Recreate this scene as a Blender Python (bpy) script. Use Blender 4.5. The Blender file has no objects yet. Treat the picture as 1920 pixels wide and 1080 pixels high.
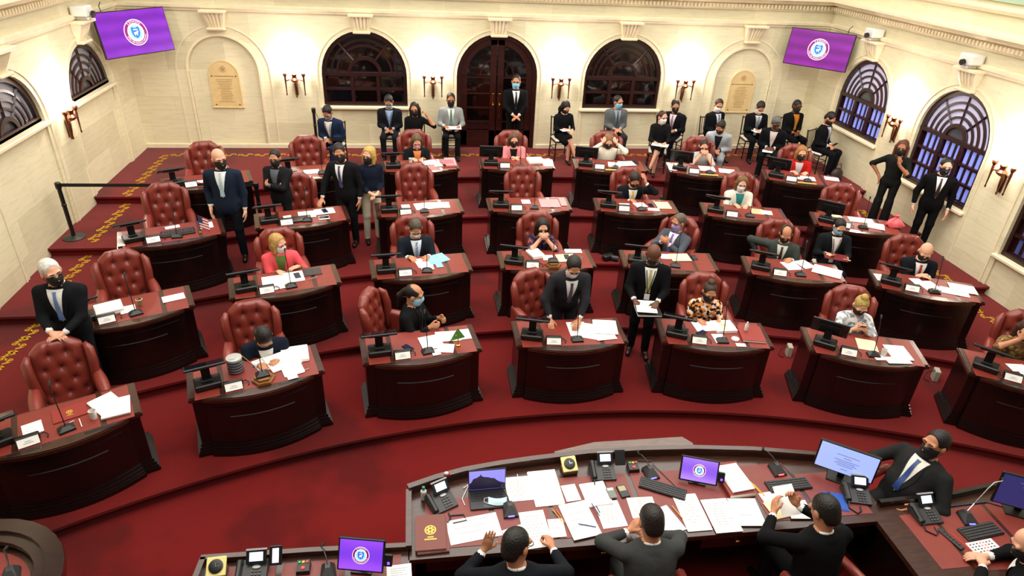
import bpy, bmesh, math, random
import numpy as np
from mathutils import Matrix, Vector
random.seed(7); rng = np.random.RandomState(5)
PI = math.pi
scene = bpy.context.scene
COL = scene.collection
# ------------------------------------------------------------------ camera
cam = bpy.data.cameras.new('camera'); cam.sensor_width = 36; cam.lens = 23.2056; cam.clip_end = 200
camo = bpy.data.objects.new('camera', cam); COL.objects.link(camo); scene.camera = camo
camo.matrix_world = Matrix(((0.9901384, 0.0273916, -0.1373883, -1.82771), (-0.1328520, 0.4947899, -0.8587976, -15.00421),
                            (0.0444546, 0.8685809, 0.4935495, 4.82262), (0, 0, 0, 1)))
# ------------------------------------------------------------------ world, lights, exposure
world = bpy.data.worlds.new('world'); scene.world = world; world.use_nodes = True
world.node_tree.nodes['Background'].inputs[0].default_value = (1.0, 0.93, 0.84, 1)
world.node_tree.nodes['Background'].inputs[1].default_value = 0.08
def area(name, loc, size, power, color, rot=(0, 0, 0)):
    l = bpy.data.lights.new(name, 'AREA'); l.shape = 'RECTANGLE'; l.size, l.size_y = size; l.energy = power; l.color = color
    o = bpy.data.objects.new(name, l); COL.objects.link(o); o.location = loc; o.rotation_euler = rot
    return o
area('ceiling_laylight', (0, -6.6, 7.0), (14, 12), 1640, (1.0, 0.94, 0.85))
area('ceiling_laylight', (0, -14.0, 7.0), (9, 2.5), 110, (1.0, 0.94, 0.85))
vs = scene.view_settings
vs.view_transform = 'Standard'; vs.look = 'None'; vs.gamma = 1; vs.use_curve_mapping = False; vs.exposure = 0.34

# ------------------------------------------------------------------ materials
MATS = {}
def lin(h):
    c = [int(h[i:i+2], 16)/255 for i in (0, 2, 4)]
    return tuple(x/12.92 if x <= .04045 else ((x+.055)/1.055)**2.4 for x in c)
def M(name, hexc, rough=.5, metal=0., spec=.5, emit=0., coat=0., var=0., vscale=8., bump=0., bscale=40., sheen=0.):
    if name in MATS: return MATS[name]
    m = bpy.data.materials.new(name); m.use_nodes = True; MATS[name] = m
    nt = m.node_tree; b = nt.nodes['Principled BSDF']; c = lin(hexc)
    b.inputs['Base Color'].default_value = (*c, 1); b.inputs['Roughness'].default_value = rough
    b.inputs['Metallic'].default_value = metal; b.inputs['Specular IOR Level'].default_value = spec
    if coat: b.inputs['Coat Weight'].default_value = coat; b.inputs['Coat Roughness'].default_value = .15
    if sheen: b.inputs['Sheen Weight'].default_value = sheen
    if emit: b.inputs['Emission Color'].default_value = (*c, 1); b.inputs['Emission Strength'].default_value = emit
    if var or bump:
        tc = nt.nodes.new('ShaderNodeTexCoord')
    if var:
        n = nt.nodes.new('ShaderNodeTexNoise'); n.inputs['Scale'].default_value = vscale; n.inputs['Detail'].default_value = 4
        nt.links.new(tc.outputs['Object'], n.inputs['Vector'])
        r = nt.nodes.new('ShaderNodeValToRGB'); r.color_ramp.elements[0].position = .3; r.color_ramp.elements[1].position = .7
        r.color_ramp.elements[0].color = (*[x*(1-var) for x in c], 1); r.color_ramp.elements[1].color = (*[min(1, x*(1+var)) for x in c], 1)
        nt.links.new(n.outputs[0], r.inputs[0]); nt.links.new(r.outputs[0], b.inputs['Base Color'])
    if bump:
        n2 = nt.nodes.new('ShaderNodeTexNoise'); n2.inputs['Scale'].default_value = bscale
        nt.links.new(tc.outputs['Object'], n2.inputs['Vector'])
        bp = nt.nodes.new('ShaderNodeBump'); bp.inputs['Strength'].default_value = bump; bp.inputs['Distance'].default_value = .02
        nt.links.new(n2.outputs[0], bp.inputs['Height']); nt.links.new(bp.outputs[0], b.inputs['Normal'])
    return m
def nodes(m):
    nt = m.node_tree
    def N(t, **k):
        n = nt.nodes.new('ShaderNode'+t)
        for a, v in k.items():
            if a.startswith('i_'): n.inputs[int(a[2:])].default_value = v
            else: setattr(n, a, v)
        return n
    return nt, N, (lambda a, b: nt.links.new(a, b)), nt.nodes['Principled BSDF']
def stone(name, axis, hexc='E1D9B8'):
    m = M(name, hexc, .55, spec=.3); nt, N, L, b = nodes(m); c = lin(hexc)
    tc = N('TexCoord'); sp = N('SeparateXYZ'); L(tc.outputs['Object'], sp.inputs[0])
    cb = N('CombineXYZ'); L(sp.outputs[axis], cb.inputs[0]); L(sp.outputs[2], cb.inputs[1])
    br = N('TexBrick'); L(cb.outputs[0], br.inputs['Vector']); br.offset = .5
    for k, v in (('Scale', 1.0), ('Mortar Size', .003), ('Mortar Smooth', .3), ('Brick Width', 1.15), ('Row Height', .56), ('Bias', -.2)): br.inputs[k].default_value = v
    br.inputs['Color1'].default_value = (*[x*1.06 for x in c], 1); br.inputs['Color2'].default_value = (c[0]*.86, c[1]*.85, c[2]*.82, 1)
    br.inputs['Mortar'].default_value = (c[0]*.84, c[1]*.83, c[2]*.80, 1)
    mp = N('Mapping'); L(cb.outputs[0], mp.inputs[0]); mp.inputs['Scale'].default_value = (1.3, 9, 1)
    n = N('TexNoise'); n.inputs['Scale'].default_value = 2.2; n.inputs['Detail'].default_value = 7; n.inputs['Roughness'].default_value = .65
    L(mp.outputs[0], n.inputs['Vector'])
    r = N('ValToRGB'); r.color_ramp.elements[0].position = .28; r.color_ramp.elements[0].color = (.78, .76, .70, 1); r.color_ramp.elements[1].position = .55; r.color_ramp.elements[1].color = (1, 1, 1, 1)
    L(n.outputs[0], r.inputs[0])
    mx = N('Mix', data_type='RGBA', blend_type='MULTIPLY'); mx.inputs[0].default_value = .55
    L(br.outputs[0], mx.inputs[6]); L(r.outputs[0], mx.inputs[7]); L(mx.outputs[2], b.inputs['Base Color'])
    bp = N('Bump'); bp.inputs['Strength'].default_value = .15; bp.inputs['Distance'].default_value = .01; L(n.outputs[0], bp.inputs['Height']); L(bp.outputs[0], b.inputs['Normal'])
    return m
def carpet(name, hexc):
    m = M(name, hexc, .95, spec=.1, sheen=.15); nt, N, L, b = nodes(m); c = lin(hexc)
    tc = N('TexCoord'); n = N('TexNoise'); n.inputs['Scale'].default_value = .9; n.inputs['Detail'].default_value = 3; L(tc.outputs['Object'], n.inputs['Vector'])
    r = N('ValToRGB'); r.color_ramp.elements[0].position = .40; r.color_ramp.elements[0].color = (*[x*.62 for x in c], 1)
    r.color_ramp.elements[1].position = .50; r.color_ramp.elements[1].color = (*c, 1); L(n.outputs[0], r.inputs[0])
    f = N('TexNoise'); f.inputs['Scale'].default_value = 160; L(tc.outputs['Object'], f.inputs['Vector'])
    mx = N('Mix', data_type='RGBA', blend_type='MULTIPLY'); mx.inputs[0].default_value = .35; L(r.outputs[0], mx.inputs[6]); L(f.outputs[0], mx.inputs[7]); L(mx.outputs[2], b.inputs['Base Color'])
    bp = N('Bump'); bp.inputs['Strength'].default_value = .35; bp.inputs['Distance'].default_value = .01; L(f.outputs[0], bp.inputs['Height']); L(bp.outputs[0], b.inputs['Normal'])
    return m
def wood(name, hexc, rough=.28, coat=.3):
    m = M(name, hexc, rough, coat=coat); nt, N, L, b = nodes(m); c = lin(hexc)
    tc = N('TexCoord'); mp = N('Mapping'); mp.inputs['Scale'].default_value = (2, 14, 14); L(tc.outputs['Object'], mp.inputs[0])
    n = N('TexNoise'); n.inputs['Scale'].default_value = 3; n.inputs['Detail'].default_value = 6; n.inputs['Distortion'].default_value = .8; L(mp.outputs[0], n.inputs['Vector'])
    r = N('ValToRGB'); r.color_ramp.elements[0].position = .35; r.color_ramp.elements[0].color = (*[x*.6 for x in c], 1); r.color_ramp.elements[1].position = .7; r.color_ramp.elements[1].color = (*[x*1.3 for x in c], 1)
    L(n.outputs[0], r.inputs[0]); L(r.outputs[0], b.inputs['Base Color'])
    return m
STONE_X = stone('stone_back', 0); STONE_Y = stone('stone_side', 1)
TRIM = M('stone_trim', 'E8DCBC', .5, var=.06, vscale=6, bump=.1)
CARPET = carpet('red_carpet', '700F0E'); CARPET_D = CARPET
GOLD = M('carpet_gold', 'B98A2E', .9, spec=.1, var=.15, vscale=30)
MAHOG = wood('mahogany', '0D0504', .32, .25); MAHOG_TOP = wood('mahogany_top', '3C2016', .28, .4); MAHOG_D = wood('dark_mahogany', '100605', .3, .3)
LEATHER = M('chair_leather', '7A2E24', .36, spec=.5, coat=.15, var=.12, vscale=5, bump=.05, bscale=120)
LEATHER_D = M('chair_leather_fold', '4E1815', .45)
PAD = M('desk_leather', '7C2C22', .45, var=.08, vscale=10)
PAD_D = M('desk_leather_worn', '763029', .45, var=.08, vscale=9)
BLACK = M('black_plastic', '131313', .35); BLACK_M = M('black_matte', '0C0C0C', .7); DGREY = M('dark_grey_plastic', '2B2B2D', .45)
CHROME = M('chrome', 'C8C8C8', .2, metal=1); BRASS = M('brass', 'B5803F', .25, metal=1); COPPER = M('copper_brass', '8E6048', .3, metal=1)
PAPER = M('paper_white', 'F2F0EA', .8, spec=.2); PAPER_Y = M('paper_cream', 'EBDDB0', .8, spec=.2); PAPER_P = M('paper_pink', 'D99A9C', .8, spec=.2)
PAPER_B = M('paper_blue', '8CC4E0', .8, spec=.2); INK = M('print_grey', '8A8A88', .9); INKD = M('print_dark', '3A3A3E', .9)
REDF = M('red_folder', '8A2A22', .5); GLASSD = M('dark_window_glass', '060404', .04, spec=1.0, coat=1.0); DOORW = wood('door_mahogany', '2E0F0B', .3, .3)
WHITEP = M('white_plastic', 'E4E2DC', .5)

# ------------------------------------------------------------------ mesh helpers
def rotm(ax, a): return np.array(Matrix.Rotation(a, 3, ax))
class MB:
    def __init__(s): s.v = []; s.f = []; s.m = []; s.n = 0; s.T = None; s.mi = 0
    def add(s, vs_, fs, mi=None):
        vs_ = np.asarray(vs_, float).reshape(-1, 3)
        if s.T is not None: vs_ = vs_@s.T[0].T+s.T[1]
        s.v.append(vs_); o = s.n; s.n += len(vs_)
        for f in fs: s.f.append(tuple(int(i)+o for i in f)); s.m.append(s.mi if mi is None else mi)
        return s
    def at(s, loc=(0, 0, 0), rot=None): s.T = (np.eye(3) if rot is None else np.asarray(rot), np.asarray(loc, float)); return s
    def box(s, c, d, mi=None, rot=None, b=0.):
        x, y, z = [q/2 for q in d]
        if b <= 0:
            V = np.array([(i, j, k) for k in (-z, z) for j in (-y, y) for i in (-x, x)]); F = [(0, 2, 3, 1), (4, 5, 7, 6), (0, 1, 5, 4), (2, 6, 7, 3), (0, 4, 6, 2), (1, 3, 7, 5)]
        else:
            b = min(b, x*.9, y*.9, z*.9); V = []; 
            for sz in (-1, 1):
                for sy in (-1, 1):
                    for sx in (-1, 1): V += [(sx*x, sy*(y-b), sz*(z-b)), (sx*(x-b), sy*y, sz*(z-b)), (sx*(x-b), sy*(y-b), sz*z)]
            V = np.array(V); I = lambda sx, sy, sz, k: ((sz > 0)*4+(sy > 0)*2+(sx > 0))*3+k
            F = []
            for q in (-1, 1):
                F.append([I(q, -1, -1, 0), I(q, 1, -1, 0), I(q, 1, 1, 0), I(q, -1, 1, 0)][::q]); F.append([I(-1, q, -1, 1), I(1, q, -1, 1), I(1, q, 1, 1), I(-1, q, 1, 1)][::-q]); F.append([I(-1, -1, q, 2), I(1, -1, q, 2), I(1, 1, q, 2), I(-1, 1, q, 2)][::q])
            for p in (-1, 1):
                for q in (-1, 1):
                    F.append([I(-1, p, q, 1), I(1, p, q, 1), I(1, p, q, 2), I(-1, p, q, 2)][::p*q]); F.append([I(p, -1, q, 0), I(p, 1, q, 0), I(p, 1, q, 2), I(p, -1, q, 2)][::-p*q]); F.append([I(p, q, -1, 0), I(p, q, 1, 0), I(p, q, 1, 1), I(p, q, -1, 1)][::-p*q])
                    for r in (-1, 1): F.append([I(p, q, r, 0), I(p, q, r, 1), I(p, q, r, 2)][::p*q*r])
        if rot is not None: V = V@np.asarray(rot).T
        return s.add(V+np.asarray(c, float), F, mi)
    def ring(s, loops, mi=None, closed=True, cap0=True, cap1=True):
        loops = [np.asarray(l, float) for l in loops]; n = len(loops[0]); V = np.concatenate(loops); F = []
        for k in range(len(loops)-1):
            for i in range(n if closed else n-1):
                j = (i+1) % n; F.append((k*n+i, k*n+j, (k+1)*n+j, (k+1)*n+i))
        if cap0: F.append(tuple(range(n))[::-1])
        if cap1: F.append(tuple((len(loops)-1)*n+i for i in range(n)))
        return s.add(V, F, mi)
    def tube(s, pts, r, n=8, mi=None, cap=True):
        pts = [np.asarray(p, float) for p in pts]; rr = r if hasattr(r, '__len__') else [r]*len(pts); loops = []; prev = None
        for i, p in enumerate(pts):
            d = pts[min(i+1, len(pts)-1)]-pts[max(i-1, 0)]; d = d/(np.linalg.norm(d)+1e-9)
            if prev is None:
                a = np.array([0, 0, 1.]) if abs(d[2]) < .9 else np.array([1., 0, 0]); u = np.cross(a, d)
            else: u = prev-d*(prev@d)
            u /= np.linalg.norm(u)+1e-9; w = np.cross(d, u); prev = u
            loops.append([p+rr[i]*(math.cos(2*PI*k/n)*u+math.sin(2*PI*k/n)*w) for k in range(n)])
        return s.ring(loops, mi, True, cap, cap)
    def lathe(s, prof, n=16, c=(0, 0, 0), mi=None, cap=True):
        c = np.asarray(c, float)
        return s.ring([[c+(r*math.cos(2*PI*k/n), r*math.sin(2*PI*k/n), z) for k in range(n)] for r, z in prof], mi, True, cap, cap)
    def prism(s, poly, z0, z1, mi=None):
        return s.ring([[(x, y, z0) for x, y in poly], [(x, y, z1) for x, y in poly]], mi)
    def ell(s, c, r, n=12, m=8, mi=None, rot=None):
        c = np.asarray(c, float); R_ = np.eye(3) if rot is None else np.asarray(rot)
        return s.ring([[R_@np.array((r[0]*math.sin(a)*math.cos(2*PI*k/n), r[1]*math.sin(a)*math.sin(2*PI*k/n), -r[2]*math.cos(a)))+c for k in range(n)] for a in [PI*(j+.02)/m if j == 0 else (PI*(j-.02)/m if j == m else PI*j/m) for j in range(m+1)]], mi)
    def grid(s, fn, nu, nv, mi=None):
        V = [fn(i/nu, j/nv) for j in range(nv+1) for i in range(nu+1)]
        return s.add(V, [(j*(nu+1)+i, j*(nu+1)+i+1, (j+1)*(nu+1)+i+1, (j+1)*(nu+1)+i) for j in range(nv) for i in range(nu)], mi)
    def mesh(s, name, mats, smooth=False):
        me = bpy.data.meshes.new(name); V = np.concatenate(s.v) if s.v else np.zeros((0, 3))
        me.from_pydata(V.tolist(), [], s.f)
        for m in (mats if isinstance(mats, (list, tuple)) else [mats]): me.materials.append(m)
        if len(me.materials) > 1: me.polygons.foreach_set('material_index', np.array(s.m, dtype=np.int32))
        bm = bmesh.new(); bm.from_mesh(me); bmesh.ops.recalc_face_normals(bm, faces=bm.faces); bm.to_mesh(me); bm.free()
        if smooth: shade(me, smooth)
        me.update(); return me
def shade(me, ang=.7):
    me.polygons.foreach_set('use_smooth', np.ones(len(me.polygons), dtype=bool))
    if ang is not True and ang < 3:
        try: me.set_sharp_from_angle(angle=ang)
        except Exception: pass
def link(name, me, parent=None, loc=None, rz=None):
    o = bpy.data.objects.new(name, me); COL.objects.link(o)
    if parent is not None: o.parent = parent
    if loc is not None: o.location = loc
    if rz is not None: o.rotation_euler = (0, 0, rz)
    return o
def tag(o, label, cat=None, group=None, kind=None):
    o['label'] = label
    if cat: o['category'] = cat
    if group: o['group'] = group
    if kind: o['kind'] = kind
    return o
def thing(name, label, cat, loc=(0, 0, 0), rz=0, group=None):
    return tag(link(name, None, None, loc, rz), label, cat, group)
def struct(name, me, label, parent=None):
    o = link(name, me, parent)
    if parent is None: o['label'] = label; o['kind'] = 'structure'
    return o
def place(proto, name, label, cat, loc, rz, group=None, scale=None):
    """proto: list of (part name, mesh, index of the parent part or None)"""
    r = thing(name, label, cat, loc, rz, group); made = []
    if scale: r.scale = scale
    for pn, me, par in proto:
        made.append(link(pn, me, r if par is None else made[par]))
        if pn == 'buttons': made[-1]['kind'] = 'stuff'
    return r
def flat_fill(loops, depth):
    """2-D outline with holes -> (verts, faces) solid of that depth, in x,y with z thickness"""
    cu = bpy.data.curves.new('tmp', 'CURVE'); cu.dimensions = '2D'; cu.fill_mode = 'BOTH'; cu.extrude = depth/2
    for lp in loops:
        sp = cu.splines.new('POLY'); sp.points.add(len(lp)-1); sp.use_cyclic_u = True
        for p, (x, y) in zip(sp.points, lp): p.co = (x, y, 0, 1)
    o = bpy.data.objects.new('tmp', cu); COL.objects.link(o); bpy.context.view_layer.update()
    me = bpy.data.meshes.new_from_object(o.evaluated_get(bpy.context.evaluated_depsgraph_get()))
    V = np.array([v.co[:] for v in me.vertices]); F = [tuple(p.vertices) for p in me.polygons]
    bpy.data.objects.remove(o); bpy.data.meshes.remove(me); bpy.data.curves.remove(cu)
    return V, F
GLY = {}
def text_mesh(txt, size):
    if txt in GLY: return GLY[txt][0]*size, GLY[txt][1]
    cu = bpy.data.curves.new('tmp', 'FONT'); cu.body = txt; cu.size = 1; cu.align_x = 'CENTER'; cu.align_y = 'CENTER'; cu.resolution_u = 2
    o = bpy.data.objects.new('tmp', cu); COL.objects.link(o); bpy.context.view_layer.update()
    me = bpy.data.meshes.new_from_object(o.evaluated_get(bpy.context.evaluated_depsgraph_get()))
    V = np.array([v.co[:] for v in me.vertices]).reshape(-1, 3); F = [tuple(p.vertices) for p in me.polygons]
    bpy.data.objects.remove(o); bpy.data.meshes.remove(me); bpy.data.curves.remove(cu)
    GLY[txt] = (V, F); return V*size, F

# ------------------------------------------------------------------ setting
W = 7.66; CY = -20.686; ST = .152
RN = {4: 11.99, 3: 13.69, 2: 15.44, 1: 17.12, 0: 18.83}          # radius of each step edge
LV = {5: 0., 4: -ST, 3: -2*ST, 2: -3*ST, 1: -4*ST, 0: -5*ST}     # floor heights: 5 = by the back wall, 4..1 = desk rows, 0 = well
def stepy(k, x): x = max(-6, min(6, x)); return CY+math.sqrt(RN[k]**2-x*x)
XS = sorted(set([-W-.3, -6, 6, W+.3]+[round(-5.9+.2*i, 3) for i in range(60)]))
def scroll(mb, p, ang, z):
    R_ = rotm('Z', ang); mb.at((p[0], p[1], z), R_)
    def ribbon(pts, w):
        pts = np.array(pts); d = np.gradient(pts, axis=0); d /= np.linalg.norm(d, axis=1)[:, None]; nn = np.c_[-d[:, 1], d[:, 0]]
        a = pts+nn*w; b_ = pts-nn*w; n = len(pts)
        mb.add([(x, y, 0) for x, y in a]+[(x, y, 0) for x, y in b_], [(i, i+1, n+i+1, n+i) for i in range(n-1)])
    ribbon([(.05+.07*math.sin(t*PI*2)*(1 if t < .5 else 1), -.17+.17*t*2*.5+.0) if 0 else (.075*math.sin(2*PI*t), -.16+.2*t) for t in np.linspace(0, 1, 13)], .016)
    for s_ in (1, -1): ribbon([(s_*.055+.035*math.cos(a), -.02*s_-.06+.03*math.sin(a)) for a in np.linspace(0, 2*PI, 9)], .009)
    ribbon([(.06*math.cos(a), .09+.045*math.sin(a)) for a in np.linspace(0, 2*PI, 11)], .013); ribbon([(-.07, .09), (.07, .09)], .016)
    ribbon([(.0, .05), (.0, .135)], .016)
    mb.T = None
names = {5: 'upper landing along the back wall', 4: 'terrace of the fourth desk row', 3: 'terrace of the third desk row', 2: 'terrace of the second desk row', 1: 'terrace of the front desk row', 0: 'sunken well in front of the desks'}
for lv in range(6):
    z = LV[lv]; mb = MB()
    kf = {5: 0, 4: 1, 3: 2, 2: 3, 1: 4, 0: None}[lv]; kb = {5: None, 4: 0, 3: 1, 2: 2, 1: 3, 0: 4}[lv]
    fy = (lambda x: stepy(kf, x)-.04) if kf is not None else (lambda x: -18.0)
    by = (lambda x: stepy(kb, x)+.04) if kb is not None else (lambda x: .3)
    n = len(XS)
    top = [(x, fy(x), z) for x in XS]+[(x, by(x), z) for x in XS]
    low = [(x, fy(x), z-.035) for x in XS]; ris = [(x, fy(x)+.045, z-.035) for x in XS]+[(x, fy(x)+.045, z-ST-.01) for x in XS]
    mb.add(top, [(i, i+1, n+i+1, n+i) for i in range(n-1)])
    if kf is not None:
        mb.add([(x, fy(x), z) for x in XS]+low, [(n+i, n+i+1, i+1, i) for i in range(n-1)])
        mb.add(low+ris[:n], [(n+i, n+i+1, i+1, i) for i in range(n-1)]); mb.add(ris, [(n+i, n+i+1, i+1, i) for i in range(n-1)])
    fl = struct('floor', mb.mesh('floor', CARPET), 'red carpet of the '+names[lv])
    gb = MB(); 
    for sx in (-1, 1):
        y = (by(7.13*sx) if kb is not None else -.5)-.15
        while lv > 0 and y > fy(7.13)+.12: scroll(gb, (7.13*sx, y), 0 if sx < 0 else PI, z+.004); y -= .34
    if lv == 5:
        for i in range(41): scroll(gb, (-6.9+i*.345, -.5), PI/2, z+.004)
    if gb.n: link('carpet_border', gb.mesh('carpet_border', GOLD), fl)

def arch(cx, hw, z0, zs, n=20):
    return [(cx-hw, z0)]+[(cx-hw*math.cos(PI*i/n), zs+hw*math.sin(PI*i/n)) for i in range(n+1)]+[(cx+hw, z0)]
def wall_frame(o, side):
    """orient a mesh built as (u along wall, depth into the room = -y, z)"""
    if side == 'left': o.location = (-W, 0, 0); o.rotation_euler = (0, 0, PI/2)      # u -> +y world
    if side == 'right': o.location = (W, 0, 0); o.rotation_euler = (0, 0, -PI/2)     # u -> -y world
    return o
def wall_mesh(name, u0, u1, holes, mat, thick=.3, ztop=4.6):
    V, F = flat_fill([[(u0, -1.2), (u1, -1.2), (u1, ztop), (u0, ztop)]]+holes, thick)
    V = np.c_[V[:, 0], V[:, 2]+thick/2, V[:, 1]]
    mb = MB(); mb.add(V, F); return mb.mesh(name, mat)
ZS = 1.625
# back wall: door bay at 0, windows at +-2.9, blind niches at +-5.8
holes = [arch(c, .905, .0 if c else -.1, ZS) for c in (-2.9, 0, 2.9)]+[arch(c, .70, .02, 1.66) for c in (-5.8, 5.8)]
back = struct('wall_back', wall_mesh('wall_back', -W-.3, W+.3, holes, STONE_X), 'cream stone back wall with arched bays')
# side walls: openings centred at y = -1.82, -4.54, -7.26 (left wall u = y, right wall u = -y)
SWY = (1.82, 4.54, 7.26)
WL = struct('wall_left', wall_mesh('wall_left', -19, .3, [arch(-c, .86, -1.0, ZS) for c in SWY], STONE_X), 'cream stone side wall behind the rope barrier'); wall_frame(WL, 'left')
WR = struct('wall_right', wall_mesh('wall_right', -.3, 19, [arch(c, .86, -1.0, ZS) for c in SWY], STONE_X), 'cream stone side wall with tall lit windows'); wall_frame(WR, 'right')
wallpar = {'back': back, 'left': WL, 'right': WR}

def band(mb, cx, hw, w, z0, zs, d0, d1, n=28):
    """flat raised moulding following an arch"""
    a = arch(cx, hw, z0, zs, n); b = arch(cx, hw+w, z0, zs, n)
    for (p, q, r, s_) in zip(a[:-1], a[1:], b[:-1], b[1:]):
        loop = [(p[0], p[1]), (q[0], q[1]), (s_[0], s_[1]), (r[0], r[1])]
        mb.ring([[(x, -d0, z) for x, z in loop], [(x, -d1, z) for x, z in loop]])
def sweep(mb, prof, u0, u1):
    """moulding profile [(depth, z)] swept along u"""
    mb.ring([[(u0, -d, z) for d, z in prof], [(u1, -d, z) for d, z in prof]])
def console(cx, zt=2.86, zb=2.53):
    mb = MB(); H = zt-zb; loops = []
    for t in np.linspace(0, 1, 9):
        w = .15+.07*t; d = .05+.05*math.sin(t*PI*.9)+.12*t*t; z = zb+H*t
        loops.append([(cx-w, .0, z), (cx-w, -d, z), (cx-w*.72, -d-.012, z), (cx-w*.6, -d+.01, z), (cx-w*.35, -d-.018, z), (cx-w*.2, -d+.008, z), (cx, -d-.02, z), (cx+w*.2, -d+.008, z), (cx+w*.35, -d-.018, z), (cx+w*.6, -d+.01, z), (cx+w*.72, -d-.012, z), (cx+w, -d, z), (cx+w, 0, z)])
    mb.ring(loops)
    mb.box((cx, -.07, zb-.02), (.36, .14, .05), b=.015); mb.box((cx, -.12, zt-.01), (.5, .26, .05), b=.01)
    return mb
def entab(side, u0, u1):
    mb = MB()
    sweep(mb, [(0, 2.84), (.03, 2.84), (.04, 2.88), (.07, 2.90), (.07, 2.95), (.02, 2.97), (0, 2.97)], u0, u1)
    sweep(mb, [(0, 3.18), (.03, 3.18), (.045, 3.22), (.045, 3.315), (.13, 3.34), (.17, 3.40), (.27, 3.42), (.27, 3.46), (.03, 3.50), (0, 3.50)], u0, u1)
    sweep(mb, [(0, 3.74), (.05, 3.75), (.07, 3.80), (.07, 3.83), (0, 3.86)], u0, u1)
    t = struct('trim', mb.mesh('cornice', TRIM), 'stone string course and projecting cornice on the %s wall' % side); wall_frame(t, side)
    db = MB(); u = u0+.05
    while u < u1: db.box((u, -.075, 3.268), (.045, .065, .075)); u += .085
    d = link('dentils', db.mesh('dentils', TRIM), t); d['kind'] = 'stuff'
entab('back', -W, W); entab('left', -17, 0); entab('right', 0, 17)
gc = MB(); gc.box((8, -.02, 4.2), (18, .05, .55)); g_ = struct('trim', gc.mesh('gallery_panel', M('gallery_green', 'AFC8A6', .7, var=.1, vscale=4)), 'pale green panel above the upper moulding of the right wall'); wall_frame(g_, 'right')
for side, cs in (('back', (-5.8, -2.9, 0, 2.9, 5.8)), ('left', [-c for c in SWY]), ('right', SWY)):
    mb = MB()
    for c in cs:
        if side == 'back' and abs(c) > 5: band(mb, c, .70, .045, .02, 1.66, -.02, .02); band(mb, c, .93, .025, .0, ZS, -.02, .014)
        else: band(mb, c, .99 if side == 'back' else .95, .03, .0 if side == 'back' else -1, ZS, -.02, .016)
    a_ = link('arch_moulding', mb.mesh('arch_moulding', TRIM), wallpar[side])
    for c in cs: link('console_bracket', console(c).mesh('console_bracket', TRIM, .6), wallpar[side])
bb = MB(); 
for u0, u1 in ((-W, -3.85), (-3.8, -2), (-1.95, -.95), (.95, 1.95), (2, 3.8), (3.85, W)): bb.box(((u0+u1)/2, -.015, .05), (u1-u0, .04, .1), b=.008)
struct('baseboard_back', bb.mesh('baseboard_back', TRIM), 'low stone skirting along the back wall')
for c in (-5.8, 5.8):
    mb = MB(); mb.box((c, .09, 1.2), (1.5, .06, 2.5)); link('niche_panel', mb.mesh('niche_panel', STONE_X), back)

# ------------------------------------------------------------------ windows and door
def pane_arc(cx, zc, r0, r1, a0, a1, y, t=.012, n=7):
    mb = MB(); A = np.linspace(a0, a1, n)
    loop = [(cx+r1*math.cos(a), zc+r1*math.sin(a)) for a in A]+([(cx+r0*math.cos(a), zc+r0*math.sin(a)) for a in A[::-1]] if r0 > 0 else [(cx, zc)])
    mb.ring([[(x, y, z) for x, z in loop], [(x, y+t, z) for x, z in loop]]); return mb
def arc_bar(mb, cx, zc, r, w, y0, y1, a0=0, a1=PI, n=24):
    A = np.linspace(a0, a1, n+1)
    for p, q in zip(A[:-1], A[1:]):
        L_ = [(cx+r*math.cos(p), zc+r*math.sin(p)), (cx+(r+w)*math.cos(p), zc+(r+w)*math.sin(p)), (cx+(r+w)*math.cos(q), zc+(r+w)*math.sin(q)), (cx+r*math.cos(q), zc+r*math.sin(q))]
        mb.ring([[(x, y0, z) for x, z in L_], [(x, y1, z) for x, z in L_]])
LITBLUE = M('window_glass_daylight', '7C88D8', .15, emit=.5); LITGREY = M('window_glass_fan', 'B2AEC8', .15, emit=.42); GREYG = M('window_glass_left', '8C8C96', .12, emit=.14)
MULL = wood('window_mahogany', '2A0D0C', .35, .2)
wn = [0]
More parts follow.
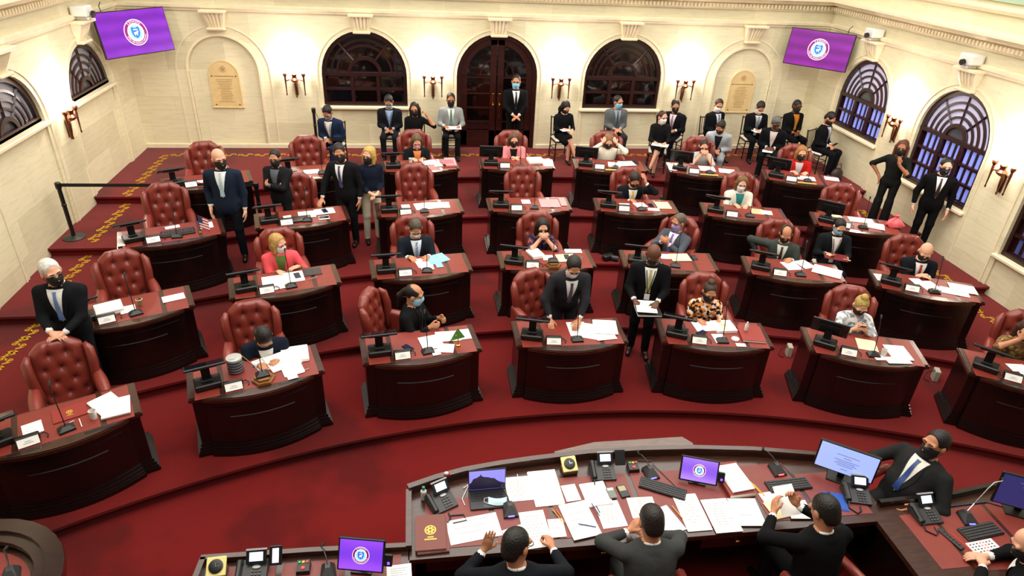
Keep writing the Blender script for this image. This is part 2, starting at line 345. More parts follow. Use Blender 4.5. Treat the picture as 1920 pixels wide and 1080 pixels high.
def window(side, c, hw, sill, fanmat, lowmat, rows, label, ff=(.34, .50, .66, .82)):
    """arched fan window: frame bars, concentric panes, grouped tall panes below"""
    wn[0] += 1; r = link('window_%d' % wn[0], None); r['label'] = label; r['kind'] = 'structure'; wall_frame(r, side)
    R1 = hw-.07; y = .12; mb = MB()
    arc_bar(mb, c, ZS, R1-.02, .10, y-.06, y+.04)
    for x in (c-hw+.03, c+hw-.03): mb.box((x, y-.01, (sill+ZS)/2), (.08, .1, ZS-sill))
    mb.box((c, y-.01, ZS), (2*hw, .11, .075)); mb.box((c, y-.01, sill+.04), (2*hw, .11, .08))
    rad = [k*R1 for k in ff]
    for k in rad[1:]: arc_bar(mb, c, ZS, k-.02, .042, y-.03, y+.02)
    arc_bar(mb, c, ZS, rad[0]-.05, .07, y-.05, y+.02)
    angs = [0, PI*.27, PI*.5, PI*.73, PI] if fanmat is not GLASSD else [0, PI*.28, PI*.72, PI]
    for a in angs[1:-1]:
        p0 = (c+rad[0]*math.cos(a), ZS+rad[0]*math.sin(a)); p1 = (c+R1*math.cos(a), ZS+R1*math.sin(a))
        mb.tube([(p0[0], y-.015, p0[1]), (p1[0], y-.015, p1[1])], .026, 4)
    nrow = rows; H = ZS-sill-.1; cols = 3; bars = 3
    gx = (2*hw-.16)/cols
    if nrow:
        for i in range(1, cols): mb.box((c-hw+.08+gx*i, y-.01, (sill+ZS)/2), (.075, .1, ZS-sill))
        for j in range(1, nrow): mb.box((c, y-.01, sill+.07+H*j/nrow), (2*hw, .08, .05))
    fr = link('window_frame', mb.mesh('window_frame', MULL), r)
    edges = rad+[R1]
    link('pane', pane_arc(c, ZS, 0, rad[0]-.05, 0, PI, y, n=13).mesh('pane', M('window_glass_hub', '4A4A50', .1, emit=.1) if fanmat is not GLASSD else GLASSD), r)
    for r0, r1 in zip(edges[:-1], edges[1:]):
        for a0, a1 in zip(angs[:-1], angs[1:]): link('pane', pane_arc(c, ZS, r0+.012, r1-.012, a0+.02, a1-.02, y).mesh('pane', fanmat), r)
    for i in range(cols if nrow else 0):
        for j in range(nrow):
            x0 = c-hw+.08+gx*i+.04; x1 = x0+gx-.08; z0 = sill+.07+H*j/nrow+.03; z1 = sill+.07+H*(j+1)/nrow-.03
            if lowmat is GLASSD:
                pm = MB(); pm.box(((x0+x1)/2, y+.005, (z0+z1)/2), (x1-x0, .012, z1-z0)); link('pane', pm.mesh('pane', lowmat), r)
            else:
                bk = MB(); bk.box(((x0+x1)/2, y+.02, (z0+z1)/2), (x1-x0+.1, .01, z1-z0+.1)); link('louvre_back', bk.mesh('louvre_back', MULL), r)
                for k in range(bars):
                    w = (x1-x0)/bars; pm = MB(); pm.box((x0+w*(k+.5), y+.005, (z0+z1)/2), (w*.48, .014, z1-z0)); link('pane', pm.mesh('pane', lowmat), r)
    mb = MB(); mb.box((c, y+.06, 1.3), (2*hw+.1, .02, 3.4)); link('window_backing', mb.mesh('window_backing', BLACK_M), r)
    mb = MB(); mb.box((c, .03, sill-.03), (2*hw+.12, .2, .06), b=.012); link('window_sill', mb.mesh('window_sill', TRIM), r)
    mb = MB(); mb.box((c, .1, (sill-1.3)/2-.03), (2*hw+.1, .14, sill+1.3-.06)); link('window_apron', mb.mesh('window_apron', STONE_X), r)
window('back', -2.9, .905, .95, GLASSD, GLASSD, 2, 'dark arched fan window left of the double door', (.42, .7, .84, .999))
window('back', 2.9, .905, .95, GLASSD, GLASSD, 2, 'dark arched fan window right of the double door', (.42, .7, .84, .999))
window('left', -1.82, .86, 1.62, GREYG, GREYG, 0, 'arched fan window on the left wall below the purple screen')
window('left', -4.54, .86, 1.62, GREYG, GREYG, 0, 'arched fan window cut by the left picture edge')
window('left', -7.26, .86, 1.62, GREYG, GREYG, 0, 'arched fan window on the left wall nearest the viewer')
window('right', 1.82, .86, .93, LITGREY, LITBLUE, 2, 'lit arched window below the right purple screen')
window('right', 4.54, .86, .60, LITGREY, LITBLUE, 3, 'lit tall arched window behind the guard in black')
window('right', 7.26, .86, .27, LITGREY, M('window_glass_dim', '3A4470', .15, emit=.35), 4, 'arched window at the right picture edge')
# double door
dr = link('door_1', None); dr['label'] = 'arched mahogany double door with glass panes and brass handles'; dr['kind'] = 'structure'
mb = MB(); arc_bar(mb, 0, ZS, .82, .10, .05, .2)
for x in (-.86, .86): mb.box((x, .125, ZS/2), (.1, .15, ZS))
link('door_frame', mb.mesh('door_frame', DOORW), dr)
for s_ in (-1, 1):
    lb = MB(); x0, x1 = s_*.015, s_*.81
    for xa, xb in ((.015, .15), (.67, .81)): lb.box((s_*(xa+xb)/2, .12, ZS/2+.03 if xa > .1 else 1.2), (xb-xa, .07, ZS-.05 if xa > .1 else 2.4))
    lb.box((s_*.41, .12, .2), (.8, .07, .4)); 
    for z in (.60, .92, 1.24, 1.60): lb.box((s_*.41, .115, z), (.54, .05, .03))
    for x in (.15+.17, .15+.34): lb.box((s_*x, .115, .5), (.02, .04, .2))
    arc_bar(lb, 0, ZS, .68, .14, .085, .155, PI/2 if s_ < 0 else 0, PI if s_ < 0 else PI/2, 12)
    arc_bar(lb, 0, ZS, .36, .025, .095, .14, PI/2 if s_ < 0 else 0, PI if s_ < 0 else PI/2, 10)
    lf = link('door_leaf', lb.mesh('door_leaf', DOORW), dr)
    for z0, z1 in ((.42, .58), (.62, .90), (.94, 1.22), (1.26, 1.58)):
        pm = MB(); pm.box((s_*.41, .125, (z0+z1)/2), (.54, .01, z1-z0)); link('pane', pm.mesh('pane', GLASSD), lf)
    pm = pane_arc(0, ZS, 0, .70, PI/2 if s_ < 0 else .0, PI if s_ < 0 else PI/2, .125, n=10); link('pane', pm.mesh('pane', GLASSD), lf)
    hb = MB(); hb.box((s_*.075, .08, 1.08), (.05, .012, .34), b=.005); hb.tube([(s_*.075, .075, 1.02), (s_*.075, .03, 1.0), (s_*.075, .02, .85), (s_*.075, .03, .70), (s_*.075, .075, .68)], .012, 8); hb.ell((s_*.075, .03, 1.0), (.02, .02, .03))
    h_ = link('door_handle', hb.mesh('door_handle', BRASS, .6), lf)
mb = MB(); mb.box((0, .22, 1.3), (1.9, .02, 2.7)); link('door_backing', mb.mesh('door_backing', BLACK_M), dr)
# ------------------------------------------------------------------ wall fittings
BULB = M('sconce_bulb', 'FFE6CC', .4, emit=6)
def sconce_proto():
    P = []; mb = MB()
    mb.lathe([(.008, 1.14), (.02, 1.17), (.012, 1.2), (.026, 1.3), (.034, 1.42), (.02, 1.47), (.035, 1.5)], 10, (0, -.05, 0)); mb.box((0, -.012, 1.33), (.07, .024, .30), b=.01)
    P.append(('back_plate', mb.mesh('back_plate', COPPER, .6), None))
    mb = MB(); mb.lathe([(.03, 1.47), (.07, 1.5), (.09, 1.53), (.075, 1.545), (.05, 1.57), (.045, 1.6), (.06, 1.64), (.05, 1.65)], 16, (0, -.12, 0)); mb.tube([(0, -.03, 1.44), (0, -.12, 1.48)], .02, 8)
    P.append(('bowl', mb.mesh('bowl', COPPER, .6), None))
    for s_ in (-1, 1):
        mb = MB(); mb.lathe([(.008, 1.2), (.016, 1.22), (.01, 1.25), (.014, 1.4), (.022, 1.55), (.018, 1.58), (.045, 1.63), (.04, 1.66)], 10, (s_*.19, -.12, 0)); mb.tube([(s_*.1, -.12, 1.53), (s_*.19, -.12, 1.5)], .012, 6)
        P.append(('torch', mb.mesh('torch', COPPER, .6), None)); i = len(P)-1
        mb = MB(); mb.ell((s_*.19, -.12, 1.70), (.022, .022, .045), 8, 6); P.append(('bulb', mb.mesh('bulb', BULB, True), i))
    mb = MB(); mb.ell((0, -.12, 1.70), (.03, .03, .05), 8, 6); P.append(('bulb', mb.mesh('bulb', BULB, True), 1))
    return P
SC = sconce_proto()
def sconce(side, u, label):
    r = place(SC, 'wall_sconce', label, 'wall sconce', (u, 0, 0) if side == 'back' else ((-W, u, 0) if side == 'left' else (W, u, 0)), {'back': 0, 'left': PI/2, 'right': -PI/2}[side], 'torch sconces between the arched bays')
    l = bpy.data.lights.new('sconce_light', 'POINT'); l.energy = 40; l.color = (1, .82, .77); l.shadow_soft_size = .07
    o = bpy.data.objects.new('sconce_light', l); COL.objects.link(o); o.parent = r; o.location = (0, -.20, 1.93)
for u, t in ((-4.36, 'brass torch sconce between the left plaque niche and the dark window'), (-1.43, 'brass torch sconce just left of the double door'), (1.43, 'brass torch sconce just right of the double door'), (4.36, 'brass torch sconce between the dark window and the right plaque')): sconce('back', u, t)
sconce('left', -3.1, 'brass torch sconce on the left wall'); sconce('right', -3.15, 'brass torch sconce above the woman in the black jumpsuit'); sconce('right', -5.95, 'brass torch sconce at the right picture edge')
# plaques
PLQ = M('plaque_stone', 'DCC18A', .5, var=.06, vscale=10); PLE = M('plaque_engraving', '9C7C48', .6)
for sx, lab in ((-1, 'arched yellow stone plaque in the left blind niche'), (1, 'arched cream stone plaque in the right blind niche')):
    t = thing('plaque', lab, 'plaque', (sx*5.83, .06, 0)); mb = MB()
    a = arch(0, .29, .90, 1.56, 14); mb.ring([[(x, 0, z) for x, z in a], [(x, -.03, z) for x, z in a]]); link('slab', mb.mesh('slab', PLQ), t)
    mb = MB(); mb.box((0, -.015, .89), (.66, .05, .03), b=.006); band(mb, 0, .29, .02, .90, 1.56, 0, .036, 14); link('border', mb.mesh('border', PLQ), t)
    mb = MB()
    for k in range(5): a = PI/2+k*4*PI/5; b_ = a+4*PI/5; mb.tube([(.05*math.cos(a), -.031, 1.69+.05*math.sin(a)), (.05*math.cos(b_), -.031, 1.69+.05*math.sin(b_))], .004, 4)
    for k in range(12): a = 2*PI*k/12; b_ = a+PI/6; mb.tube([(.062*math.cos(a), -.031, 1.69+.062*math.sin(a)), (.062*math.cos(b_), -.031, 1.69+.062*math.sin(b_))], .003, 4)
    link('emblem', mb.mesh('emblem', PLE), t)
    mb = MB()
    mb.box((0, -.031, 1.55), (.4, .004, .014))
    for i in range(14): mb.box((rng.uniform(-.01, .01), -.031, 1.48-i*.036), (rng.uniform(.18, .34), .003, .008))
    link('inscription', mb.mesh('inscription', PLE), t)
    mb = MB()
    for x, z in ((-.24, 1.55), (.24, 1.55), (-.24, .95), (.24, .95)): mb.ell((x, -.033, z), (.014, .008, .014), 8, 6)
    link('screws', mb.mesh('screws', M('dark_bronze', '3A2A18', .4, metal=.8)), t)
# televisions
def seal_parts(parent, R_, y, th=None):
    """round seal of the chamber on a screen: rings, disc, shield shape, curved letters; drawn in x,z facing -y"""
    def disc(r0, r1, d, mat, n=40):
        mb = MB(); A = np.linspace(0, 2*PI, n+1)
        if r0 == 0: mb.add([(r1*math.cos(a), y-d, r1*math.sin(a)) for a in A[:-1]], [tuple(range(n))])
        else: mb.add([(r*math.cos(a), y-d, r*math.sin(a)) for r in (r0, r1) for a in A[:-1]], [(i, (i+1) % n, n+(i+1) % n, n+i) for i in range(n)])
        return mb.mesh('seal', mat)
    wh = M('screen_white', 'E6E2F4', .3, emit=.75); pu = M('screen_maroon', '7A1560', .3, emit=.7); bl = M('screen_blue', '1F62C0', .3, emit=.9); pb = M('screen_paleblue', '8FC4EC', .3, emit=.8)
    link('seal_ring', disc(R_*.94, R_, .002, wh), parent); link('seal_band', disc(R_*.70, R_*.94, .002, pu), parent); link('seal_disc', disc(0, R_*.70, .0025, wh), parent); link('seal_field', disc(0, R_*.60, .003, pb), parent)
    mb = MB(); mb.add([(R_*x, y-.0036, R_*z) for x, z in ((-.36, .30), (-.28, .44), (0, .34), (.28, .44), (.36, .30), (.36, -.05), (.25, -.30), (0, -.46), (-.25, -.30), (-.36, -.05))], [tuple(range(10))]); link('seal_shield', mb.mesh('seal_shield', bl), parent)
    mb = MB()
    for cx, cz, rx, rz in ((-.02, -.05, .17, .09), (.15, .06, .07, .07), (-.1, -.16, .03, .1), (.08, -.16, .03, .1), (0, .22, .22, .04)): mb.add([(R_*(cx+rx*math.cos(a)), y-.0042, R_*(cz+rz*math.sin(a))) for a in np.linspace(0, 2*PI, 13)[:-1]], [tuple(range(12))])
    link('seal_figure', mb.mesh('seal_figure', wh), parent)
    lb = MB()
    def arc_text(s_, a0, a1, r, size, flip):
        for i, ch in enumerate(s_):
            if ch == ' ': continue
            a = a0+(a1-a0)*(i/(len(s_)-1)); V, F = text_mesh(ch, size)
            if len(V) == 0: continue
            rr = a-PI/2 if not flip else a+PI/2; c, s2 = math.cos(rr), math.sin(rr)
            lb.add([(r*math.cos(a)+vx*c-vz*s2, y-.004, r*math.sin(a)+vx*s2+vz*c) for vx, vz, _ in V], F)
    arc_text('SENADO', PI*.70, PI*.30, R_*.82, R_*.25, False); arc_text('ESTADO LIBRE ASOCIADO DE PUERTO RICO', PI*1.10, PI*1.90, R_*.82, R_*.14, True)
    link('seal_lettering', lb.mesh('seal_lettering', wh), parent)
def purple(name, cols=('7A10B0', 'A32CD8'), em=.75):
    m = M(name, cols[0], .25, emit=em); nt, N, L, b = nodes(m); tc = N('TexCoord'); n = N('TexNoise'); n.inputs['Scale'].default_value = 2.5; n.inputs['Detail'].default_value = 1; L(tc.outputs['Object'], n.inputs['Vector'])
    w = N('TexWave', wave_type='RINGS'); w.inputs['Scale'].default_value = 1.3; w.inputs['Distortion'].default_value = 2; L(tc.outputs['Object'], w.inputs['Vector'])
    a = N('Math', operation='MULTIPLY'); L(n.outputs[0], a.inputs[0]); L(w.outputs[1], a.inputs[1])
    r = N('ValToRGB'); r.color_ramp.elements[0].color = (*lin(cols[0]), 1); r.color_ramp.elements[1].color = (*lin(cols[1]), 1); r.color_ramp.elements[1].position = .7; L(a.outputs[0], r.inputs[0])
    L(r.outputs[0], b.inputs['Emission Color']); b.inputs['Base Color'].default_value = (.02, .005, .03, 1)
    return m
def tv(label, c, rz, w, tilt, mat):
    t = thing('television', label, 'television', c, rz); t.rotation_euler = (tilt, 0, rz); h = w*.565
    mb = MB(); mb.box((0, .02, 0), (w, .05, h), b=.008); link('casing', mb.mesh('casing', BLACK), t)
    mb = MB(); mb.box((0, -.007, 0), (w-.035, .006, h-.035)); sc = link('screen', mb.mesh('screen', mat), t)
    seal_parts(sc, h*.29, -.011)
    mb = MB(); mb.box((0, .09, 0), (.4, .1, .3)); mb.tube([(0, .1, 0), (0, .42, .02)], .04, 8); link('wall_bracket', mb.mesh('wall_bracket', BLACK), t)
    mb = MB(); mb.tube([(w*.36*(1 if c[0] > 0 else -1), .03, h/2), (w*.36*(1 if c[0] > 0 else -1), .04, h/2+.1), (w*.36*(1 if c[0] > 0 else -1)+.05, .04, h/2+.17)], .008, 6); link('aerial', mb.mesh('aerial', BLACK), t)
tv('purple wall screen with round seal in the left corner', (-7.06, -.86, 2.53), math.atan2(1.15, .87), 1.43, -.16, purple('screen_purple', ('8410C4', 'A430E4')))
tv('purple wall screen with round seal in the right corner', (7.03, -.76, 2.50), -math.atan2(.99, .95), 1.37, -.16, purple('screen_magenta', ('84108C', 'A822B4')))
for x, y, rz, lab in ((-W, -1.83, PI/2, 'white camera box on the bracket above the left fan window'), (W, -1.82, -PI/2, 'white camera box on the bracket beside the right screen'), (W, -4.54, -PI/2, 'white camera box above the tall right window')):
    t = thing('camera_box', lab, 'camera', (x, y, 0), rz); mb = MB(); mb.box((0, -.15, 3.02), (.3, .26, .17), b=.02); link('housing', mb.mesh('housing', WHITEP), t)
    mb = MB(); mb.box((0, -.16, 2.905), (.16, .2, .05), b=.01); link('mount', mb.mesh('mount', WHITEP), t); mb = MB(); mb.tube([(.02, -.3, 2.98), (.02, -.35, 2.97)], .05, 10); link('lens', mb.mesh('lens', BLACK), t)

# ------------------------------------------------------------------ legislators' desks
RF = {1: 12.32, 2: 14.06, 3: 15.83, 4: 17.50}; SP = {1: 8.65, 2: 7.48, 3: 6.66, 4: 5.94}
OCC = {(1, 1): 'the white-haired man leaning on a chair', (1, 2): 'the man bent over writing', (1, 3): 'the ponytailed man with the green pennant', (1, 4): 'the man standing over scattered papers', (1, 5): 'the woman in the floral blouse', (1, 6): 'the woman in the white patterned blouse', (1, 7): 'the woman in brown at the right edge',
 (2, 1): 'the empty seat with the paper cup', (2, 2): 'the woman in the coral blazer', (2, 3): 'the man with the striped blue tie', (2, 4): 'the dark-haired woman resting chin on hands', (2, 5): 'the man in grey leaning back', (2, 6): 'the balding man in green-grey', (2, 7): 'the bald man with the red tie',
 (3, 1): 'the empty seat with the striped flag', (3, 2): 'the empty seat left of the standing couple', (3, 3): 'the empty seat right of the standing couple', (3, 4): 'the empty seat before the pink-jacketed woman', (3, 5): 'the man with the yellow tie', (3, 6): 'the woman in white with white mask', (3, 7): 'the empty seat with the pink bag',
 (4, 1): 'the empty back-row seat at far left', (4, 2): 'the empty back-row seat behind the couple', (4, 3): 'the woman in the pink mask', (4, 4): 'the woman in the pink jacket', (4, 5): 'the woman in white rubbing her eyes', (4, 6): 'the woman in grey joining hands', (4, 7): 'the woman in the red cardigan'}
DH = .80
def ang(r, c): return math.radians(.2+(c-4)*SP[r])
def pol(R_, a): return np.array([R_*math.sin(a), CY+R_*math.cos(a)])
def dxy(r, c, x, y, z=None):
    a = ang(r, c); p = pol(RF[r]-.015, a)+np.array([x*math.cos(a)+y*math.sin(a), -x*math.sin(a)+y*math.cos(a)])
    return (p[0], p[1], LV[r]+(DH+.006 if z is None else z))
HW = .715; DEP = .58
def outline(e, rear=None, ear=.13):
    """plan of a desk layer grown by e: short straight ears, bowed front"""
    hw = HW+e; xb = HW-ear+e*.4; rear = DEP+e if rear is None else rear
    L_ = [(-hw, rear), (-hw, -e), (-xb, -e)]
    for t in np.linspace(-1, 1, 15): L_.append((xb*t, -e-.035-.14*(1-t*t)))
    return L_+[(xb, -e), (hw, -e), (hw, rear)]
def desk_proto():
    P = []
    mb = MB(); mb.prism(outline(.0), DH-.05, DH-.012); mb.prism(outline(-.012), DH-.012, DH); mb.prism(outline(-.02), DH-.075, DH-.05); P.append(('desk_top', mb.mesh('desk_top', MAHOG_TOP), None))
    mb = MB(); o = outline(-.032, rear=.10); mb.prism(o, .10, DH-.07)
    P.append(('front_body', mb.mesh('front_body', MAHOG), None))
    for s_ in (-1, 1):
        mb = MB(); mb.box((s_*.545, .33, .41), (.26, .46, .66)); P.append(('side_pedestal', mb.mesh('side_pedestal', MAHOG), None))
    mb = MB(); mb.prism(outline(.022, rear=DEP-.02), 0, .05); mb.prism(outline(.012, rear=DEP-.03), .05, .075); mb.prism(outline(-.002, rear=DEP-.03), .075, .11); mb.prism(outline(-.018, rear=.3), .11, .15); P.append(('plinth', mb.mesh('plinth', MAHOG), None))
    xb = HW-.13
    def fr(x): t = x/(xb-.013); return .032-.035-.14*(1-t*t)
    mb = MB()
    for i in range(12):
        xa = -.34+.68*i/12; xc = -.34+.68*(i+1)/12
        mb.ring([[(xa, fr(xa)-.012, .2), (xc, fr(xc)-.012, .2), (xc, fr(xc)+.03, .2), (xa, fr(xa)+.03, .2)], [(xa, fr(xa)-.012, .53), (xc, fr(xc)-.012, .53), (xc, fr(xc)+.03, .545), (xa, fr(xa)+.03, .545)]])
    P.append(('front_panel', mb.mesh('front_panel', MAHOG), None))
    mb = MB()
    for i in range(14):
        xa = -.5+1.0*i/14; xc = -.5+1.0*(i+1)/14
        mb.ring([[(xa, fr(xa)-.01, .64), (xc, fr(xc)-.01, .64), (xc, fr(xc)+.03, .64), (xa, fr(xa)+.03, .64)], [(xa, fr(xa)-.01, .66), (xc, fr(xc)-.01, .66), (xc, fr(xc)+.03, .66), (xa, fr(xa)+.03, .66)]])
    P.append(('front_moulding', mb.mesh('front_moulding', MAHOG), None))
    for x0, x1 in ((-.645, -.395), (-.345, .345), (.395, .645)):
        mb = MB(); mb.box(((x0+x1)/2, .255, DH), (x1-x0, .59, .008), b=.003); P.append(('leather_pad', mb.mesh('leather_pad', PAD), None))
    for x in (-.3, .33):
        mb = MB(); mb.box((x, -.075, DH), (.26, .035, .006), b=.002); P.append(('pen_groove', mb.mesh('pen_groove', BLACK), None))
    return P
DP = desk_proto()
for r in (1, 2, 3, 4):
    for c in range(1, 8):
        a = ang(r, c); p = pol(RF[r]-.015, a)
        place(DP, 'legislator_desk', 'curved mahogany desk of '+OCC[r, c], 'desk', (p[0], p[1], LV[r]), -a, 'curved mahogany desks in four rows')

# ------------------------------------------------------------------ tufted chairs
def chair_proto(red):
    P = []; LE, LD = red
    bt = [(-.09, 1.02), (.09, 1.02), (-.18, .86), (0, .86), (.18, .86), (-.1, .70), (.1, .70), (-.19, .55), (0, .55), (.19, .55)]
    def prof(u, v):
        z = .46+.70*v; hw = .27+.03*math.sin(v*PI); top = max(0, (v-.86)/.14); hw -= .11*top**1.2
        x = (u*2-1)*hw; y0 = .20+.11*v
        edge = min(u, 1-u)*2; puff = .055*(1-(1-min(1, edge*2.2))**2)*(1-.55*max(0, (v-.9)/.1)**2)
        d = 0
        for bx, bz in bt:
            q = (x-bx)**2+(z-bz)**2; d += .034*math.exp(-q/.0014)+.014*math.exp(-q/.006)
        for bx, bz in bt[:2]:
            if z > bz: d += .016*math.exp(-(x-bx)**2/.0004)
        for i, (bx, bz) in enumerate(bt):
            for (cx, cz) in bt[i+1:]:
                dx, dz = cx-bx, cz-bz; l2 = dx*dx+dz*dz
                if l2 > .05 or abs(dz) < .02: continue
                t = max(0, min(1, ((x-bx)*dx+(z-bz)*dz)/l2)); q = (x-bx-t*dx)**2+(z-bz-t*dz)**2
                d += .006*math.exp(-q/.00025)
        return (x, y0-puff+min(d, .06), z)
    mb = MB(); nu, nv = 30, 34; mb.grid(prof, nu, nv)
    def rear(u, v): x, y, z = prof(u, v); return (x, .26+.11*v+.02*math.sin(PI*u), z)
    mb.grid(rear, nu, nv); n0 = (nu+1)*(nv+1); E_ = [j*(nu+1) for j in range(nv+1)]+[nv*(nu+1)+i for i in range(1, nu+1)]+[j*(nu+1)+nu for j in range(nv-1, -1, -1)]
    for i, j in zip(E_[:-1], E_[1:]): mb.f.append((i, j, n0+j, n0+i)); mb.m.append(0)
    P.append(('backrest', mb.mesh('backrest', LE, True), None))
    mb = MB()
    for bx, bz in bt:
        v = (bz-.46)/.70; hw = .27+.03*math.sin(v*PI); q = prof((bx/hw+1)/2, v); mb.ell((q[0], q[1]-.004, q[2]), (.012, .006, .012), 8, 4)
    P.append(('buttons', mb.mesh('buttons', LD, True), 0))
    for s_ in (-1, 1):
        mb = MB(); mb.tube([(s_*.29, .17, .52), (s_*.315, .17, .66), (s_*.335, .19, .85), (s_*.335, .24, 1.0), (s_*.30, .29, 1.06)], [.05, .055, .06, .058, .03], 10); P.append(('wing', mb.mesh('wing', LE, True), None))
        mb = MB(); loops = []
        for t in np.linspace(0, 1, 8):
            y = .22-.52*t; z = .70-.06*t*t; xo = s_*(.335+.05*t-.02*t*t); w = .055+.02*math.sin(t*PI)
            loops.append([(xo+w*math.cos(a)*1.0, y-(.03*(1-math.cos(a)) if t > .9 else 0), z+.05*math.sin(a) if math.sin(a) > -.2 else .42) for a in np.linspace(0, 2*PI, 13)[:-1]])
        mb.ring(loops); P.append(('armrest', mb.mesh('armrest', LE, .9), None))
    mb = MB()
    mb.ring([[(hx*(.29+.0*0)*q, (-.02+hy*.27*q), z) for hx, hy in ((-1, -1), (-.5, -1.06), (0, -1.08), (.5, -1.06), (1, -1), (1, 1), (0, 1), (-1, 1))] for z, q in ((.30, .95), (.34, 1.0), (.39, 1.0), (.425, .93), (.435, .6))]); P.append(('seat', mb.mesh('seat', LE, .8), None))
    mb = MB(); mb.lathe([(.09, .34), (.09, .31), (.03, .30), (.03, .12), (.05, .1), (.05, .07)], 10)
    for k in range(5):
        a = 2*PI*k/5; mb.tube([(0, 0, .1), (.28*math.cos(a), .28*math.sin(a), .06)], [.025, .018], 6); mb.ell((.28*math.cos(a), .28*math.sin(a), .03), (.028, .028, .03), 8, 5)
    P.append(('swivel_base', mb.mesh('swivel_base', BLACK), None))
    return P
CP = chair_proto((LEATHER, LEATHER_D))
# chair turn (radians, + = towards the picture's right) and extra outward distance / lateral shift
CT = {(1, 1): (.05, .02, .1), (1, 2): (-.05, .02, .05), (1, 3): (1.05, -.02, -.28), (1, 4): (.45, .1, -.25), (1, 5): (0, .02, .05), (1, 6): (-.1, .0, .0), (1, 7): (-.25, .02, .1),
 (2, 1): (.05, 0, 0), (2, 2): (0, .02, .02), (2, 3): (0, .05, 0), (2, 4): (0, 0, 0), (2, 5): (-.75, .0, .18), (2, 6): (0, .1, -.05), (2, 7): (.1, .05, -.08),
 (3, 1): (0, .22, 0), (3, 2): (0, .1, .0), (3, 3): (0, .2, .05), (3, 4): (0, -.05, 0), (3, 5): (0, .02, 0), (3, 6): (0, .1, .1), (3, 7): (0, .0, -.12),
 (4, 1): (0, .05, .05), (4, 2): (0, .0, -.1), (4, 3): (0, .1, 0), (4, 4): (0, -.0, 0), (4, 5): (0, .1, .05), (4, 6): (0, .05, 0), (4, 7): (0, .05, 0)}
def seatpos(r, c, off=.86, lat=0.):
    a = ang(r, c); p = pol(RF[r]+off, a)+lat*np.array([math.cos(a), -math.sin(a)]); return p, a
for (r, c), (tw, off, lat) in CT.items():
    p, a = seatpos(r, c, .90+off, lat)
    # chair faces local -y, i.e. towards the well
    place(CP, 'tufted_chair', 'tufted red leather wing chair of '+OCC[r, c], 'chair', (p[0], p[1], LV[r]), -a+tw, 'tufted red leather chairs', (.88, .93, 1))

# ------------------------------------------------------------------ desk equipment
def terminal_proto(tilt, big=False):
    P = []; mb = MB(); mb.box((0, 0, .04), (.27, .19, .075), b=.012); mb.box((0, -.097, .045), (.24, .004, .02)); P.append(('base_box', mb.mesh('base_box', BLACK), None))
    mb = MB(); mb.box((0, .02, .085), (.12, .1, .012), b=.004); mb.box((0, .03, .14), (.09, .03, .13)); P.append(('stand', mb.mesh('stand', BLACK), None))
    R_ = rotm('X', (PI/2-tilt)); w, h = (.42, .27) if not big else (.44, .29)
    mb = MB(); mb.at((0, .03, .25), R_); mb.box((0, 0, 0), (w, .028, h), b=.008); mb.box((0, -.02, 0), (w*.6, .02, h*.55), b=.008); P.append(('monitor', mb.mesh('monitor', BLACK), None))
    mb = MB(); mb.at((0, .03, .25), R_); mb.box((0, .0155, 0), (w-.04, .003, h-.04)); P.append(('screen', mb.mesh('screen', M('dim_screen', '10141C', .1)), 2))
    return P
TP = {False: terminal_proto(.42), True: terminal_proto(1.05, True)}
def plate_proto():
    P = []; mb = MB(); mb.box((0, 0, .012), (.19, .09, .02), b=.006); mb.box((0, .02, .055), (.2, .05, .075), b=.01); P.append(('holder', mb.mesh('holder', BLACK), None))
    mb = MB(); R_ = rotm('X', -.6); mb.at((0, -.025, .045), R_); mb.box((0, 0, 0), (.175, .004, .085)); P.append(('card', mb.mesh('card', PAPER), None))
    mb = MB(); mb.at((0, -.0285, .045), R_); mb.box((0, 0, .008), (.05, .002, .004)); mb.box((0, 0, -.01), (.08, .002, .004)); P.append(('print', mb.mesh('print', INK), 1))
    mb = MB(); mb.tube([(.09, .05, .03), (.13, .08, .02), (.16, .05, .01), (.15, .0, .008)], .006, 6); P.append(('cord', mb.mesh('cord', BLACK), None))
    return P
NP = plate_proto()
def mic_proto(lean=.0, L_=.42):
    P = []; mb = MB(); mb.ring([[(-.075, -.05, 0), (.075, -.05, 0), (.075, .05, 0), (-.075, .05, 0)], [(-.07, -.045, .02), (.07, -.045, .02), (.07, .045, .03), (-.07, .045, .03)], [(-.03, -.01, .05), (.03, -.01, .05), (.03, .03, .055), (-.03, .03, .055)]]); P.append(('base', mb.mesh('base', BLACK), None))
    pts = [(lean*t*.5, .01+.05*t+.06*t*t, .05+L_*t) for t in np.linspace(0, 1, 8)]; mb = MB(); mb.tube(pts, .0055, 6); P.append(('gooseneck', mb.mesh('gooseneck', BLACK), None))
    e = np.array(pts[-1]); mb = MB(); mb.tube([e, e+(0.01, .02, .02), e+(.015, .045, .03)], [.008, .014, .012], 8); P.append(('mic_head', mb.mesh('mic_head', BLACK_M, .7), None))
    return P
MP = mic_proto()
